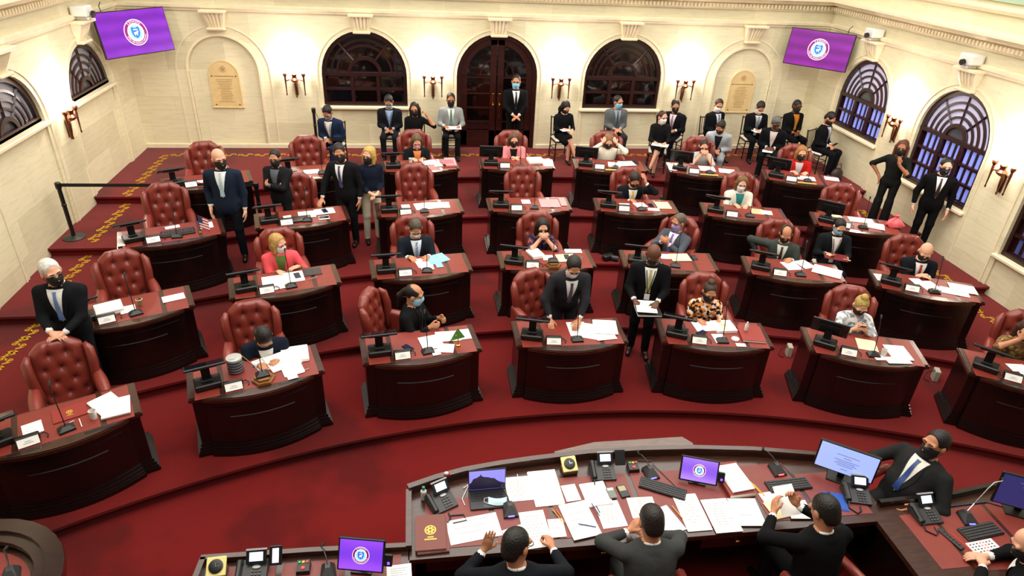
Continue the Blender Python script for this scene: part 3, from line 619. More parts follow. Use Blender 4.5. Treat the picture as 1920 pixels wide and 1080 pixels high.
for r in (1, 2, 3, 4):
    for c in range(1, 8):
        a = ang(r, c); o = OCC[r, c]; up = (r, c) in ((1, 6), (3, 7), (4, 7), (4, 6), (4, 5), (4, 4))
        yaw = {(1, 4): -.25, (1, 5): -.3, (1, 6): -.35, (1, 7): -.35, (2, 4): -.3, (2, 7): -.25}.get((r, c), -.08*(c-3))
        place(TP[up], 'desk_terminal', 'black terminal on the desk of '+o, 'monitor', dxy(r, c, -.50, .17), -a+yaw, 'black tablet terminals on the desks')
        if (r, c) not in ((4, 2),): place(NP, 'name_plate', 'white name card before '+o, 'name plate', dxy(r, c, -.25, .02), -a+yaw*.4, 'white name cards on the desks')
        z = None
        if (r, c) in ((1, 2), (2, 4)):
            t = thing('wooden_plinth', 'stepped wooden pedestal before '+o, 'pedestal', dxy(r, c, .06, .06), -a)
            for k, (s_, z0) in enumerate(((.125, 0), (.10, .03))): mb = MB(); mb.prism([(s_*math.cos(q*PI/3), s_*math.sin(q*PI/3)) for q in range(6)], z0, z0+.03); link('tier', mb.mesh('tier', wood('oak', '8A5A2C', .4, .1)), t)
            z = DH+.066
        place(MP, 'gooseneck_microphone', 'black gooseneck microphone before '+o, 'microphone', dxy(r, c, .06, .06, z), -a+rng.uniform(-.2, .2), 'gooseneck microphones on the desks')
def sheet_mesh(w, h, t, mat, lines=0):
    mb = MB(); n = 1 if t < .004 else 3
    for k in range(n): q = .004*k; mb.box((rng.uniform(-q, q), rng.uniform(-q, q), t*(k+.5)/n), (w, h, t/n), 0)
    if lines:
        for i in range(lines): mb.box((-w*.05*(i % 3), h*.36-i*h*.72/lines, t+.0006), (w*(.72-.12*(i % 3)), .004, .0006), 1)
    return mb.mesh('paper', [mat, INK])
def paper(loc, rz, label, w=.216, h=.28, t=.002, mat=None, lines=6, name=None, cat='paper', group='papers on the desks'):
    return tag(link(name or ('paper_stack' if t > .006 else 'paper_sheet'), sheet_mesh(w, h, t, mat or PAPER, lines), None, loc, rz), label, cat, group)
def folder(loc, rz, label, w, h, t, mat, emblem=None, name='folder'):
    o = thing(name, label, 'folder', loc, rz); mb = MB(); mb.box((0, 0, t*.5), (w-.008, h-.008, t*.8)); link('pages', mb.mesh('pages', PAPER), o)
    mb = MB(); mb.box((0, 0, t), (w, h, .003)); mb.box((0, 0, .0015), (w, h, .003)); mb.box((-w/2, 0, t/2), (.003, h, t)); link('cover', mb.mesh('cover', mat), o)
    if emblem:
        mb = MB(); mb.add([(.0+emblem*math.cos(a), .05*h+emblem*math.sin(a), t+.0022) for a in np.linspace(0, 2*PI, 25)[:-1]]+[(.8*emblem*math.cos(a), .05*h+.8*emblem*math.sin(a), t+.0022) for a in np.linspace(0, 2*PI, 25)[:-1]], [(i, (i+1) % 24, 24+(i+1) % 24, 24+i) for i in range(24)])
        for k in range(6): a = k*PI/3; mb.add([(.25*emblem*math.cos(a+s_)*q, .05*h+.25*emblem*math.sin(a+s_)*q, t+.0022) for q, s_ in ((1, -.6), (2.8, -.3), (2.8, .3), (1, .6))], [(0, 1, 2, 3)])
        for i, ww in enumerate((.8, 1.6)): mb.box((0, .05*h-emblem*(1.5+.45*i), t+.002), (emblem*ww*1.3, emblem*.22, .001))
        link('emblem', mb.mesh('emblem', M('gilt', 'D9B84A', .4, metal=.4)), o)
    return o
def deskpaper(r, c, x, y, rot=0, what='loose white sheet', **k):
    return paper(dxy(r, c, x, y, DH+.006+k.pop('dz', 0)), -ang(r, c)+rot, '%s of %s' % (what, OCC[r, c]), **k)
DPAP = [(1, 1, -.22, .25, .1, 'white sheet left of the folder', .17, .20, .002, 0), (1, 1, .42, .30, .35, 'tilted white paper pile', .24, .30, .02, 0), (1, 1, .50, .18, -.1, 'white document pile', .26, .30, .025, 0),
 (1, 2, .10, .36, .3, 'sheet being written on', .2, .26, .002, 0), (1, 2, .30, .34, .25, 'fanned white papers', .34, .32, .02, 0), (1, 2, .45, .40, -.1, 'second heap of white papers', .30, .30, .03, 0), (1, 2, .38, .12, .1, 'white booklet', .22, .2, .01, 0), (1, 2, .36, -.01, .1, 'small white card', .11, .07, .002, 0),
 (1, 3, .13, .25, .12, 'open white report', .26, .28, .012, 1), (1, 3, .36, .34, -.1, 'large white sheet', .30, .22, .004, 0), (1, 3, .56, .34, 0, 'white leaflet', .16, .22, .003, 0), (1, 3, .28, .09, -.3, 'tilted white sheet', .2, .18, .003, 0), (1, 3, .15, .03, .1, 'small pale card', .1, .12, .002, 0),
 (1, 4, .12, .32, .0, 'sheet under the reading hand', .24, .32, .003, 1), (1, 4, .27, .25, -.35, 'tilted white sheet', .26, .34, .004, 0), (1, 4, .48, .32, -.15, 'white paper pile', .30, .32, .02, 0), (1, 4, .44, .12, .1, 'sheet near the front edge', .26, .16, .006, 0),
 (1, 5, -.10, .40, .15, 'sheets under her hands', .26, .22, .004, 0), (1, 5, .04, .13, .1, 'sheet under the microphone', .15, .2, .002, 0), (1, 5, .28, .0, 0, 'small white card', .12, .07, .002, 0),
 (1, 6, .05, .30, -.1, 'cream sheet in her hands', .24, .26, .003, 2), (1, 6, .40, .20, .1, 'white paper pile', .26, .32, .01, 0), (1, 6, .34, .02, .2, 'sheet near the front edge', .3, .14, .003, 0), (1, 6, .12, .02, .2, 'small white note', .12, .1, .002, 0),
 (1, 7, .00, .2, .2, 'loose white sheet', .2, .18, .003, 0), (1, 7, .22, .3, -.1, 'white document', .3, .3, .006, 0), (1, 7, .5, .2, 0, 'cream sheet', .2, .28, .003, 2), (1, 7, -.1, .33, .3, 'tilted white sheet', .22, .16, .003, 0),
 (2, 1, -.22, .30, .1, 'thick white document pile', .3, .26, .05, 0), (2, 1, -.02, .22, .05, 'small white sheet', .17, .18, .003, 0), (2, 1, .50, .28, .05, 'printed calendar sheet', .26, .16, .003, 3),
 (2, 2, -.12, .30, 0, 'spread white sheet', .34, .28, .004, 1), (2, 2, .12, .32, .02, 'white notepad with black phone', .26, .28, .012, 0), (2, 2, -.16, .12, .1, 'second white sheet', .3, .16, .003, 1),
 (2, 3, .05, .34, .15, 'sheet in his hands', .22, .28, .003, 1), (2, 3, .26, .42, .35, 'pale blue folder', .3, .26, .006, 4), (2, 3, .26, .22, .1, 'small blue note', .1, .14, .002, 4), (2, 3, .08, .16, .1, 'white note', .18, .12, .002, 0),
 (2, 4, -.14, .40, .3, 'white folded file', .2, .26, .04, 0), (2, 4, .03, .30, 0, 'white sheet behind the microphone', .16, .16, .003, 0), (2, 4, .30, .28, .05, 'cream sheet', .28, .24, .003, 2), (2, 4, .46, .50, -.05, 'white sheet at the rear edge', .26, .13, .002, 0),
 (2, 5, .20, .36, .1, 'cream file', .3, .24, .012, 2), (2, 5, -.02, .38, 0, 'white sheet', .16, .16, .003, 0),
 (2, 6, .0, .36, .3, 'tilted white sheet', .24, .26, .003, 0), (2, 6, .22, .46, .5, 'white sheet pushed aside', .2, .26, .002, 0), (2, 6, .50, .28, -.4, 'large white sheet', .40, .30, .006, 0),
 (2, 7, -.60, .30, .1, 'white sheet beside the terminal', .16, .22, .003, 0), (2, 7, .04, .26, .4, 'printed sheet', .24, .28, .004, 1), (2, 7, .36, .18, -.1, 'wide white sheet', .36, .2, .004, 0), (2, 7, .50, .32, -.05, 'white paper pile', .34, .26, .012, 0), (2, 7, -.1, .34, .3, 'small white sheet', .16, .18, .003, 0),
 (3, 1, .48, .34, 0, 'white sheet', .18, .22, .003, 0), (3, 1, .02, .45, .1, 'small white note', .2, .1, .003, 0), (3, 1, -.66, .2, 0, 'pink-edged white sheet', .1, .36, .003, 0),
 (3, 2, .08, .32, 0, 'printed white sheet', .26, .26, .006, 1), (3, 2, .36, .36, .05, 'white pad under a phone', .3, .22, .012, 0), (3, 2, .32, .12, 0, 'small white card', .16, .14, .003, 0), (3, 2, -.22, .26, .1, 'small white slip', .12, .16, .003, 0),
 (3, 3, .08, .30, .1, 'white sheet', .3, .28, .004, 0), (3, 3, .36, .30, -.05, 'printed white form', .3, .24, .004, 1), (3, 3, -.22, .32, 0, 'small white slip', .14, .16, .003, 0),
 (3, 4, -.04, .36, 0, 'white card', .15, .18, .003, 0), (3, 4, .36, .28, -.03, 'pink printed file', .34, .36, .006, 5), (3, 4, .60, .34, -.03, 'pale pink sheet', .1, .36, .004, 5),
 (3, 5, .48, .30, .05, 'white and cream file', .24, .3, .008, 2), (3, 5, .28, .10, -.05, 'white note', .2, .12, .003, 0), (3, 5, .08, .28, .3, 'sheet under his hand', .2, .2, .003, 0), (3, 5, -.2, .26, 0, 'white slip', .18, .12, .003, 0),
 (3, 6, .24, .32, -.1, 'white and orange leaflet', .2, .24, .003, 6), (3, 6, .40, .30, -.1, 'white leaflet', .18, .18, .003, 0), (3, 6, -.2, .2, 0, 'small white slip', .14, .1, .003, 0),
 (3, 7, .10, .40, 0, 'long white document', .4, .2, .012, 0), (3, 7, .30, .22, -.2, 'white sheet', .26, .26, .006, 0), (3, 7, -.3, .4, .1, 'cream file', .2, .2, .01, 2),
 (4, 1, -.1, .2, 0, 'small white slip', .16, .12, .003, 0), (4, 1, .1, .16, 0, 'white sheet', .24, .12, .003, 0), (4, 2, -.12, .2, 0, 'white sheet', .26, .2, .004, 0),
 (4, 3, .20, .36, .1, 'white sheet', .26, .24, .004, 0), (4, 3, .34, .2, .0, 'small white sheet', .16, .16, .003, 0), (4, 3, .58, .3, -.05, 'pink file', .2, .42, .03, 5),
 (4, 4, .38, .34, .1, 'thick white document', .3, .26, .05, 0), (4, 4, .62, .26, -.1, 'pink-bordered white sheet', .2, .4, .004, 0),
 (4, 5, .14, .26, -.1, 'spread white sheet', .36, .28, .004, 0), (4, 5, .34, .34, .2, 'white report', .3, .24, .012, 1), (4, 6, .05, .30, 0, 'white sheet', .3, .28, .01, 0), (4, 6, .42, .24, -.1, 'second white sheet', .3, .24, .006, 0), (4, 6, -.64, .26, 0, 'white sheet at the desk end', .14, .4, .004, 0),
 (4, 7, .10, .24, -.05, 'white sheet', .26, .22, .006, 0), (4, 7, .56, .36, -.1, 'white sheet at the desk end', .26, .2, .006, 0), (4, 7, -.05, .2, 0, 'small white slip', .16, .14, .003, 0)]
PMATS = [PAPER, PAPER, PAPER_Y, PAPER, PAPER_B, PAPER_P, M('paper_orange', 'E8B48A', .8)]
cnt = {}
for (r, c, x, y, rot, what, w, h, t, mk) in DPAP:
    k = cnt.get((r, c), 0); cnt[r, c] = k+1
    deskpaper(r, c, x, y, rot, what, w=w, h=h, t=t, mat=PMATS[mk], lines=7 if mk in (1, 3) else (0 if t > .008 else 3), dz=.0015*k)
def dt(name, cat, r, c, x, y, what, rot=0, z=None): return thing(name, '%s of %s' % (what, OCC[r, c]), cat, dxy(r, c, x, y, z), -ang(r, c)+rot)
def one(name, cat, r, c, x, y, what, mb, mat, rot=0, z=None, smooth=False): return tag(link(name, mb.mesh(name, mat, smooth), None, dxy(r, c, x, y, z), -ang(r, c)+rot), '%s of %s' % (what, OCC[r, c]), cat)
def phone(r, c, x, y, what, rot=0, z=None):
    t = dt('mobile_phone', 'phone', r, c, x, y, what, rot, z); mb = MB(); mb.box((0, 0, .005), (.078, .15, .009), b=.004); link('case', mb.mesh('case', BLACK), t); mb = MB(); mb.box((0, 0, .0102), (.07, .138, .001)); link('screen', mb.mesh('screen', M('phone_screen', '20243C', .1)), t)
phone(1, 3, -.16, .20, 'dark blue phone', .6); phone(2, 2, .17, .33, 'black phone lying on the notepad', .1, DH+.021); phone(2, 5, .42, .38, 'black phone', .1); phone(3, 2, .36, .36, 'black phone lying on the pad', .2, DH+.021); phone(3, 2, .32, .12, 'second black phone', 1.5, DH+.012); phone(3, 5, .27, .28, 'violet-lit phone', .1); phone(2, 4, .32, .3, 'black square phone', 0, DH+.012); phone(1, 5, -.18, .2, 'tilted black phone', -.9, DH+.03)
folder(dxy(1, 1, .10, .33), -ang(1, 1)+.05, 'red emblem folder of '+OCC[1, 1], .3, .22, .008, REDF, .03)
folder(dxy(1, 5, .48, .25), -ang(1, 5)-.05, 'red folder over white pages of '+OCC[1, 5], .30, .36, .03, REDF)
folder(dxy(1, 5, .16, .40), -ang(1, 5)+.15, 'white sealed binder of '+OCC[1, 5], .28, .26, .03, M('binder_white', 'E6E6E2', .4), .05, 'ring_binder')
folder(dxy(2, 2, .38, .40), -ang(2, 2), 'dark closed folder on the desk of '+OCC[2, 2], .24, .2, .01, DGREY)
folder(dxy(4, 5, .40, .40), -ang(4, 5)-.1, 'black folder on the desk of '+OCC[4, 5], .34, .24, .012, BLACK)
folder(dxy(4, 3, .52, .24, DH+.04), -ang(4, 3), 'rose cardboard file on the desk of '+OCC[4, 3], .22, .2, .02, M('rose_card', 'C0606E', .6))
# jar, cups, bottle, flags, bag, statuette, keyboard tray
t = dt('plastic_jar', 'jar', 1, 2, -.20, .34, 'clear plastic jar with pale lid'); mb = MB(); mb.lathe([(.075, 0), (.085, .01), (.085, .15), (.08, .16)], 18); link('jar_body', mb.mesh('jar_body', M('smoked_plastic', '3A3E48', .1, spec=.6), .6), t)
for k in range(4): mb = MB(); mb.lathe([(.0865, .02+.035*k), (.0865, .032+.035*k)], 18, cap=False); link('rib', mb.mesh('rib', M('clear_rib', '8A8E94', .2)), t)
mb = MB(); mb.lathe([(.085, .16), (.085, .185), (.07, .19)], 18); mb.box((-.02, -.02, .193), (.06, .05, .006)); link('lid', mb.mesh('lid', M('lid_grey', 'A8AAA6', .3), .6), t)
t = dt('paper_cup', 'cup', 2, 1, .12, .26, 'brown paper cup'); mb = MB(); mb.lathe([(.028, 0), (.038, .09), (.036, .09), (.03, .03), (.002, .03)], 14, cap=False); link('cup_body', mb.mesh('cup_body', M('cup_brown', '8A6A44', .6), .6), t); mb = MB(); mb.lathe([(.039, .086), (.040, .09), (.036, .092)], 14, cap=False); link('rim', mb.mesh('rim', PAPER), t)
GLASSC = M('clear_cup', 'D8D8D4', .08, spec=.6)
for (r, c, x, y, w_) in ((1, 1, .30, .12, 'clear plastic cup'), (1, 6, .18, .08, 'clear water glass'), (4, 3, -.16, .36, 'white drinking can')):
    t = dt('drinking_cup', 'cup', r, c, x, y, w_); mb = MB(); mb.lathe([(.028, 0), (.036, .1), (.033, .1), (.026, .01), (.002, .01)], 14, cap=False); link('cup_wall', mb.mesh('cup_wall', GLASSC, .6), t); mb = MB(); mb.lathe([(.027, .012), (.03, .05), (.002, .05)], 12); link('drink', mb.mesh('drink', M('drink_rose', 'B0807A', .2)), t)
mb = MB(); mb.lathe([(.022, 0), (.024, .01), (.024, .09), (.012, .11), (.011, .13)], 12); one('small_bottle', 'bottle', 1, 5, .42, .3, 'tiny clear bottle standing on the folder', mb, GLASSC, 0, DH+.04, .6)
mb = MB(); mb.lathe([(.05, 0), (.05, .02), (.04, .022)], 18); one('jar_lid', 'lid', 1, 5, .24, .12, 'round white lid', mb, WHITEP)
t = dt('pennant', 'flag', 1, 3, .44, .12, 'green triangular pennant with yellow star'); mb = MB(); mb.lathe([(.035, 0), (.03, .012), (.008, .02), (.004, .24)], 10); link('pole', mb.mesh('pole', BRASS), t)
mb = MB(); mb.ring([[(-.01, -.02, .27), (-.10, .01, .07), (.08, -.03, .13)], [(-.01, -.017, .27), (-.10, .013, .07), (.08, -.027, .13)]]); fl = link('cloth', mb.mesh('cloth', M('pennant_green', '5C9E44', .8)), t)
mb = MB(); mb.add([(-.03+.022*math.cos(PI/2+k*PI/5)*(1 if k % 2 == 0 else .4), -.017, .165+.022*math.sin(PI/2+k*PI/5)*(1 if k % 2 == 0 else .4)) for k in range(10)], [tuple(range(10))]); mb.T = None; link('star', mb.mesh('star', M('pennant_star', 'C8C050', .8)), fl)
t = dt('table_flag', 'flag', 3, 1, .38, .10, 'small striped flag'); mb = MB(); mb.lathe([(.03, 0), (.025, .012), (.005, .02), (.004, .30)], 10); link('pole', mb.mesh('pole', BRASS), t)
for k in range(9):
    mb = MB(); z1 = .28-.022*k; mb.ring([[(-.004, 0, z1), (-.004, 0, z1-.022), (.13, .02, z1-.112), (.13, .02, z1-.09)], [(-.004, .003, z1), (-.004, .003, z1-.022), (.13, .023, z1-.112), (.13, .023, z1-.09)]]); link('stripe', mb.mesh('stripe', M('flag_red', 'B02A30', .8) if k % 2 == 0 else PAPER), t)
mb = MB(); mb.ring([[(-.004, -.003, .28), (-.004, -.003, .17), (.055, .006, .13), (.055, .006, .24)], [(-.004, .006, .28), (-.004, .006, .17), (.055, .015, .13), (.055, .015, .24)]]); link('canton', mb.mesh('canton', M('flag_blue', '283660', .8)), t)
t = dt('keyboard_tray', 'keyboard', 3, 1, .08, .20, 'black keyboard in a tray', .03); mb = MB(); mb.box((0, 0, .012), (.46, .2, .024), b=.006); link('tray', mb.mesh('tray', BLACK), t)
for k in range(4): mb = MB(); [mb.box((-.19+.035*i, .06-.038*k, .027), (.03, .03, .008), b=.003) for i in range(12)]; link('key_row', mb.mesh('key_row', DGREY), t)
mb = MB(); mb.box((0, 0, .014), (.30, .2, .028), b=.006); one('laptop_case', 'case', 3, 2, -.02, .14, 'black flat case', mb, BLACK, .05)
t = dt('hand_bag', 'bag', 3, 7, .60, .30, 'crumpled pink plastic bag', -.2); mb = MB()
mb.ring([[(q*(.13+.02*math.sin(3*a+z*30))*math.cos(a), q*(.08+.015*math.cos(5*a))*math.sin(a), z+.012*math.sin(4*a)) for a in np.linspace(0, 2*PI, 17)[:-1]] for z, q in ((0.01, 1), (.05, 1.08), (.1, .85), (.14, .45), (.16, .2))]); link('bag_body', mb.mesh('bag_body', M('pink_plastic', 'E0616A', .35), .6), t)
mb = MB(); mb.ring([[((.03+.01*math.sin(3*a))*q*math.cos(a), .03*q*math.sin(a), z) for a in np.linspace(0, 2*PI, 11)[:-1]] for z, q in ((.15, .9), (.17, .7), (.21, 1.6))]); link('bag_knot', mb.mesh('bag_knot', M('pink_plastic', 'E0616A', .35), .6), t)
mb = MB(); mb.tube([(-.1, 0, .09), (-.07, 0, .03), (0, 0, .045), (.07, 0, .03), (.1, 0, .09)], [.006, .016, .024, .016, .006], 8); mb.tube([(0, 0, 0), (0, 0, .04)], [.03, .015], 8); one('desk_ornament', 'ornament', 2, 4, .42, .14, 'grey horn-shaped ornament', mb, M('ornament_grey', '8C8C88', .4), .1, None, .8)
for c in (4, 5, 6, 7):
    mb = MB(); mb.box((0, 0, .012), (.34, .05, .022), b=.005); one('brass_plate', 'plate', 4, c, .02, -.08, 'pale brass strip at the front edge', mb, M('pale_brass', 'C9B36A', .4, metal=.3))
pen = lambda col: M('pen_'+col, col, .4)
for r, c, x, y, rot, col, w_ in ((1, 1, .06, .14, 1.9, 'C8C8CC', 'silver pen'), (1, 1, .18, .10, .1, 'E8E4D8', 'white pencil'), (2, 2, .36, .2, 1.9, '8C8C90', 'grey pen'), (1, 2, .48, .06, 1.8, 'B8A090', 'pale pen'), (1, 4, .06, .30, .2, 'D8C8A0', 'wooden pencil'), (1, 4, .40, .44, .5, '8A2A22', 'dark red pen'), (2, 7, .56, .2, 1.2, '303030', 'black pen')):
    mb = MB(); mb.tube([(0, -.075, .006), (0, .065, .006), (0, .075, .006)], [.005, .005, .001], 6); one('pen', 'pen', r, c, x, y, w_, mb, pen(col), rot, DH+.012)

# ------------------------------------------------------------------ aides' chairs, stanchions
def chiavari():
    P = []; WD = wood('chair_dark_wood', '1E0F0B', .35, .2)
    for sx in (-1, 1):
        for sy in (-1, 1):
            mb = MB(); mb.tube([(sx*.19, sy*.18, 0), (sx*.18, sy*.17, .43)] if sy > 0 else [(sx*.19, -.20, 0), (sx*.18, -.18, .44), (sx*.18, -.24, .92)], .014, 6); P.append(('leg', mb.mesh('leg', WD), None))
    mb = MB(); mb.box((0, 0, .425), (.40, .40, .03), b=.01); P.append(('seat', mb.mesh('seat', WD), None))
    for z in (.14, .26):
        mb = MB()
        for a, b_ in (((-.185, -.19), (.185, -.19)), ((-.185, .175), (.185, .175)), ((-.185, -.19), (-.185, .175)), ((.185, -.19), (.185, .175))): mb.tube([(*a, z), (*b_, z)], .009, 5)
        P.append(('stretcher', mb.mesh('stretcher', WD), None))
    for k in range(5):
        x = -.12+.06*k; mb = MB(); mb.tube([(x, -.195, .5), (x, -.238, .88)], .007, 5); P.append(('spindle', mb.mesh('spindle', WD), None))
    for z, y in ((.5, -.19), (.89, -.238)): mb = MB(); mb.tube([(-.185, y, z), (.185, y, z)], .012, 6); P.append(('back_rail', mb.mesh('back_rail', WD), None))
    mb = MB(); mb.box((0, .01, .46), (.38, .38, .05), b=.02); P.append(('cushion', mb.mesh('cushion', M('cushion_ivory', 'DCD6C8', .8), .8), None))
    return P
WC = chiavari()
def stanchion(x, y, z, label):
    t = thing('barrier_post', label, 'barrier post', (x, y, z)); mb = MB(); mb.lathe([(.17, 0), (.17, .012), (.08, .035), (.035, .045)], 20); link('base', mb.mesh('base', M('post_base', '22241E', .4), .6), t)
    mb = MB(); mb.lathe([(.032, .04), (.032, .55), (.037, .56), (.037, .59), (.032, .60), (.032, .86)], 12); link('post', mb.mesh('post', BLACK), t); mb = MB(); mb.lathe([(.042, .86), (.045, .88), (.045, .95), (.03, .965)], 12); link('belt_head', mb.mesh('belt_head', BLACK), t); return t
stanchion(-7.46, -4.28, LV[4], 'black belt post beside the left wall'); stanchion(-4.55, -3.92, LV[3], 'black belt post left of the man with crossed arms'); bw_post = stanchion(-4.02, -.22, 0, 'black belt post against the back wall')
mb = MB(); L_ = [(-7.42, -4.28), (-6.0, -4.12), (-4.59, -3.93)]
for (p, q), (za, zb) in zip(zip(L_[:-1], L_[1:]), ((.765, .69), (.69, .615))): mb.ring([[(p[0], p[1]-.002, za-.028), (p[0], p[1]+.002, za-.028), (p[0], p[1]+.002, za+.028), (p[0], p[1]-.002, za+.028)], [(q[0], q[1]-.002, zb-.028), (q[0], q[1]+.002, zb-.028), (q[0], q[1]+.002, zb+.028), (q[0], q[1]-.002, zb+.028)]])
tag(link('barrier_belt', mb.mesh('barrier_belt', BLACK_M)), 'black retractable belt stretched from the left post', 'barrier belt')
mb = MB(); mb.tube([(-4.0, -.22, .9), (-3.85, -.3, .6), (-3.75, -.4, .45)], .006, 5); o_ = link('hanging_cord', mb.mesh('hanging_cord', BLACK_M), bw_post); o_.location = (4.02, .22, 0)
# ------------------------------------------------------------------ people: smooth-union distance fields meshed with surface nets
def nrm(v): v = np.asarray(v, float); return v/(np.linalg.norm(v)+1e-12)
def sd_prim(p, P):
    if p[0] == 'c':
        a, b, ra, rb = p[1:5]; ab = b-a; t = np.clip(((P-a)@ab)/(ab@ab+1e-12), 0, 1)
        return np.linalg.norm(P-a-t[..., None]*ab, axis=-1)-(ra+(rb-ra)*t)
    c, Rm, r = p[1:4]; q = (P-c)@Rm.T; k0 = np.linalg.norm(q/r, axis=-1); k1 = np.linalg.norm(q/(r*r), axis=-1)+1e-9
    return k0*(k0-1)/k1
def bbox(p):
    if p[0] == 'c': r = max(p[3], p[4]); return np.minimum(p[1], p[2])-r, np.maximum(p[1], p[2])+r
    e = np.sqrt(((p[2]*p[3][:, None])**2).sum(0)); return p[1]-e, p[1]+e
def smin(a, b, k):
    h = np.clip(k-np.abs(a-b), 0, None)/k; return np.minimum(a, b)-h*h*k*.25
def field(prims, P):
    d = None
    for p in prims: q = sd_prim(p, P); d = q if d is None else smin(d, q, p[-1])
    return d
def surfnet(prims, h, carve=None, lo=None, hi=None):
    """prims: ('c',a,b,ra,rb,mat,k) or ('e',c,R,r,mat,k); carve(P,D)->D. returns verts, quads, material per quad"""
    bb = [bbox(p) for p in prims]; lo = np.min([b[0] for b in bb], 0)-2*h; hi = np.max([b[1] for b in bb], 0)+2*h
    n = np.ceil((hi-lo)/h).astype(int)+1; ax = [lo[i]+h*np.arange(n[i]) for i in range(3)]
    D = np.full(n, .2)
    for p, (a, b) in zip(prims, bb):
        m = max(.05, p[-1])+h; i0 = np.clip(((a-m-lo)/h).astype(int), 0, n-1); i1 = np.clip(((b+m-lo)/h).astype(int)+2, 1, n)
        sl = tuple(slice(x, y) for x, y in zip(i0, i1)); P = np.stack(np.meshgrid(*[ax[i][sl[i]] for i in range(3)], indexing='ij'), -1)
        D[sl] = smin(D[sl], sd_prim(p, P), p[-1])
    if carve is not None: D = carve(np.stack(np.meshgrid(*ax, indexing='ij'), -1), D)
    S = D < 0; c = [S[i:n[0]-1+i, j:n[1]-1+j, k:n[2]-1+k] for i in (0, 1) for j in (0, 1) for k in (0, 1)]
    cnt = sum(x.astype(int) for x in c); act = (cnt > 0) & (cnt < 8); idx = np.full(act.shape, -1); ids = np.argwhere(act); idx[act] = np.arange(len(ids))
    if len(ids) == 0: return np.zeros((0, 3)), [], []
    acc = np.zeros((len(ids), 3)); num = np.zeros(len(ids)); cor = [(i, j, k) for i in (0, 1) for j in (0, 1) for k in (0, 1)]
    for a in cor:
        for d in range(3):
            if a[d]: continue
            b = list(a); b[d] = 1; va = D[tuple((ids+a).T)]; vb = D[tuple((ids+b).T)]; s_ = (va < 0) != (vb < 0)
            t = np.where(s_, va/(va-vb+1e-12), 0); pt = np.array(a, float)[None]+t[:, None]*(np.array(b)-np.array(a)); acc += pt*s_[:, None]; num += s_
    V = lo+h*(ids+acc/num[:, None]); Q = []
    for d in range(3):
        e0 = [slice(1, -1)]*3; e0[d] = slice(0, n[d]-1); e1 = [slice(1, -1)]*3; e1[d] = slice(1, n[d])
        A = S[tuple(e0)]; B = S[tuple(e1)]; w = np.argwhere(A != B)
        if len(w) == 0: continue
        fl = A[tuple(w.T)]; base = w.copy(); u, v = (d+1) % 3, (d+2) % 3
        for q in (u, v): base[:, q] += 1
        def cell(du, dv): x = base.copy(); x[:, u] -= du; x[:, v] -= dv; return idx[tuple(x.T)]
        q4 = np.stack([cell(1, 1), cell(0, 1), cell(0, 0), cell(1, 0)], 1); q4[~fl] = q4[~fl][:, ::-1]; Q.append(q4)
    Q = np.concatenate(Q); Q = Q[(Q >= 0).all(1)]
    C = V[Q].mean(1); best = np.full(len(C), 9.); mt = np.zeros(len(C), int)
    for p in prims: d = sd_prim(p, C); m = d < best; best[m] = d[m]; mt[m] = p[-2]
    return V, Q, mt
TOPN = {}
def cloth(hexc, kind='plain', rough=.85):
    nm = 'cloth_%s_%s' % (kind, hexc)
    if nm in MATS: return MATS[nm]
    if kind == 'plain': return M(nm, hexc, rough, spec=.1, var=.12, vscale=7, bump=.3, bscale=14)
    m = M(nm, hexc, .8, spec=.2); nt, N, L, b = nodes(m); tc = N('TexCoord'); v = N('TexVoronoi'); L(tc.outputs['Object'], v.inputs['Vector']); n = N('TexNoise'); L(tc.outputs['Object'], n.inputs['Vector'])
    r = N('ValToRGB'); r.color_ramp.interpolation = 'CONSTANT'; e = r.color_ramp.elements
    sets = {'floral': ('E8C8B0', '1E1A18', 'E08A3C', 'F0D8C8', 'C8641E', '2A1E1C'), 'blotch': ('DCDCDA', '9AA0A8', 'E6E6E4', '7C848C', 'E0E0DE', 'B0B4B8'), 'dots': ('231A30', '6A3A50', '2A2038', '8A4A44', '1E1828', '3A2848'), 'leaf': ('6E4A30', '8A6A3A', '5A3A2C', '7E5A3C', 'A89A48', '6E4A30'), 'stripe': ('3A5A8A', 'B8C4D4', '3A5A8A', 'B8C4D4', '3A5A8A', 'B8C4D4')}[kind]
    v.inputs['Scale'].default_value = 30 if kind in ('floral', 'leaf') else 22; n.inputs['Scale'].default_value = 9; n.inputs['Detail'].default_value = 1
    if kind == 'stripe':
        w = N('TexWave'); w.bands_direction = 'DIAGONAL'; w.inputs['Scale'].default_value = 14; L(tc.outputs['Object'], w.inputs['Vector']); L(w.outputs[1], r.inputs[0])
    else:
        a = N('Math', operation='MULTIPLY'); a.inputs[1].default_value = 1.0; sp = N('SeparateColor'); L(v.outputs['Color'], sp.inputs[0]); L(sp.outputs[0], a.inputs[0]); L(a.outputs[0], r.inputs[0])
    for i, h in enumerate(sets):
        if i < 2: e[i].position = i/6; e[i].color = (*lin(h), 1)
        else: x = e.new(i/6); x.color = (*lin(h), 1)
    L(r.outputs[0], b.inputs['Base Color']); return m
SKIN = {'fair': 'D8A184', 'mid': 'B97F5E', 'tan': 'A26B4A', 'dark': '5E3A28'}
def skin(k): return M('skin_'+k, SKIN[k], .55, spec=.35, var=.06, vscale=20)
def hairm(h): return M('hair_'+h, h, .5, spec=.4, var=.3, vscale=40, bump=.4, bscale=80)
EYE = M('eye_dark', '1A1210', .2)
def obj_sdf(name, prims, h, mat, parent, carve=None):
    V, Q, mt = surfnet(prims, h, carve)
    if len(V) == 0: return None
    me = bpy.data.meshes.new(name); me.from_pydata(V.tolist(), [], Q.tolist()); me.materials.append(mat); shade(me, True); return link(name, me, parent)
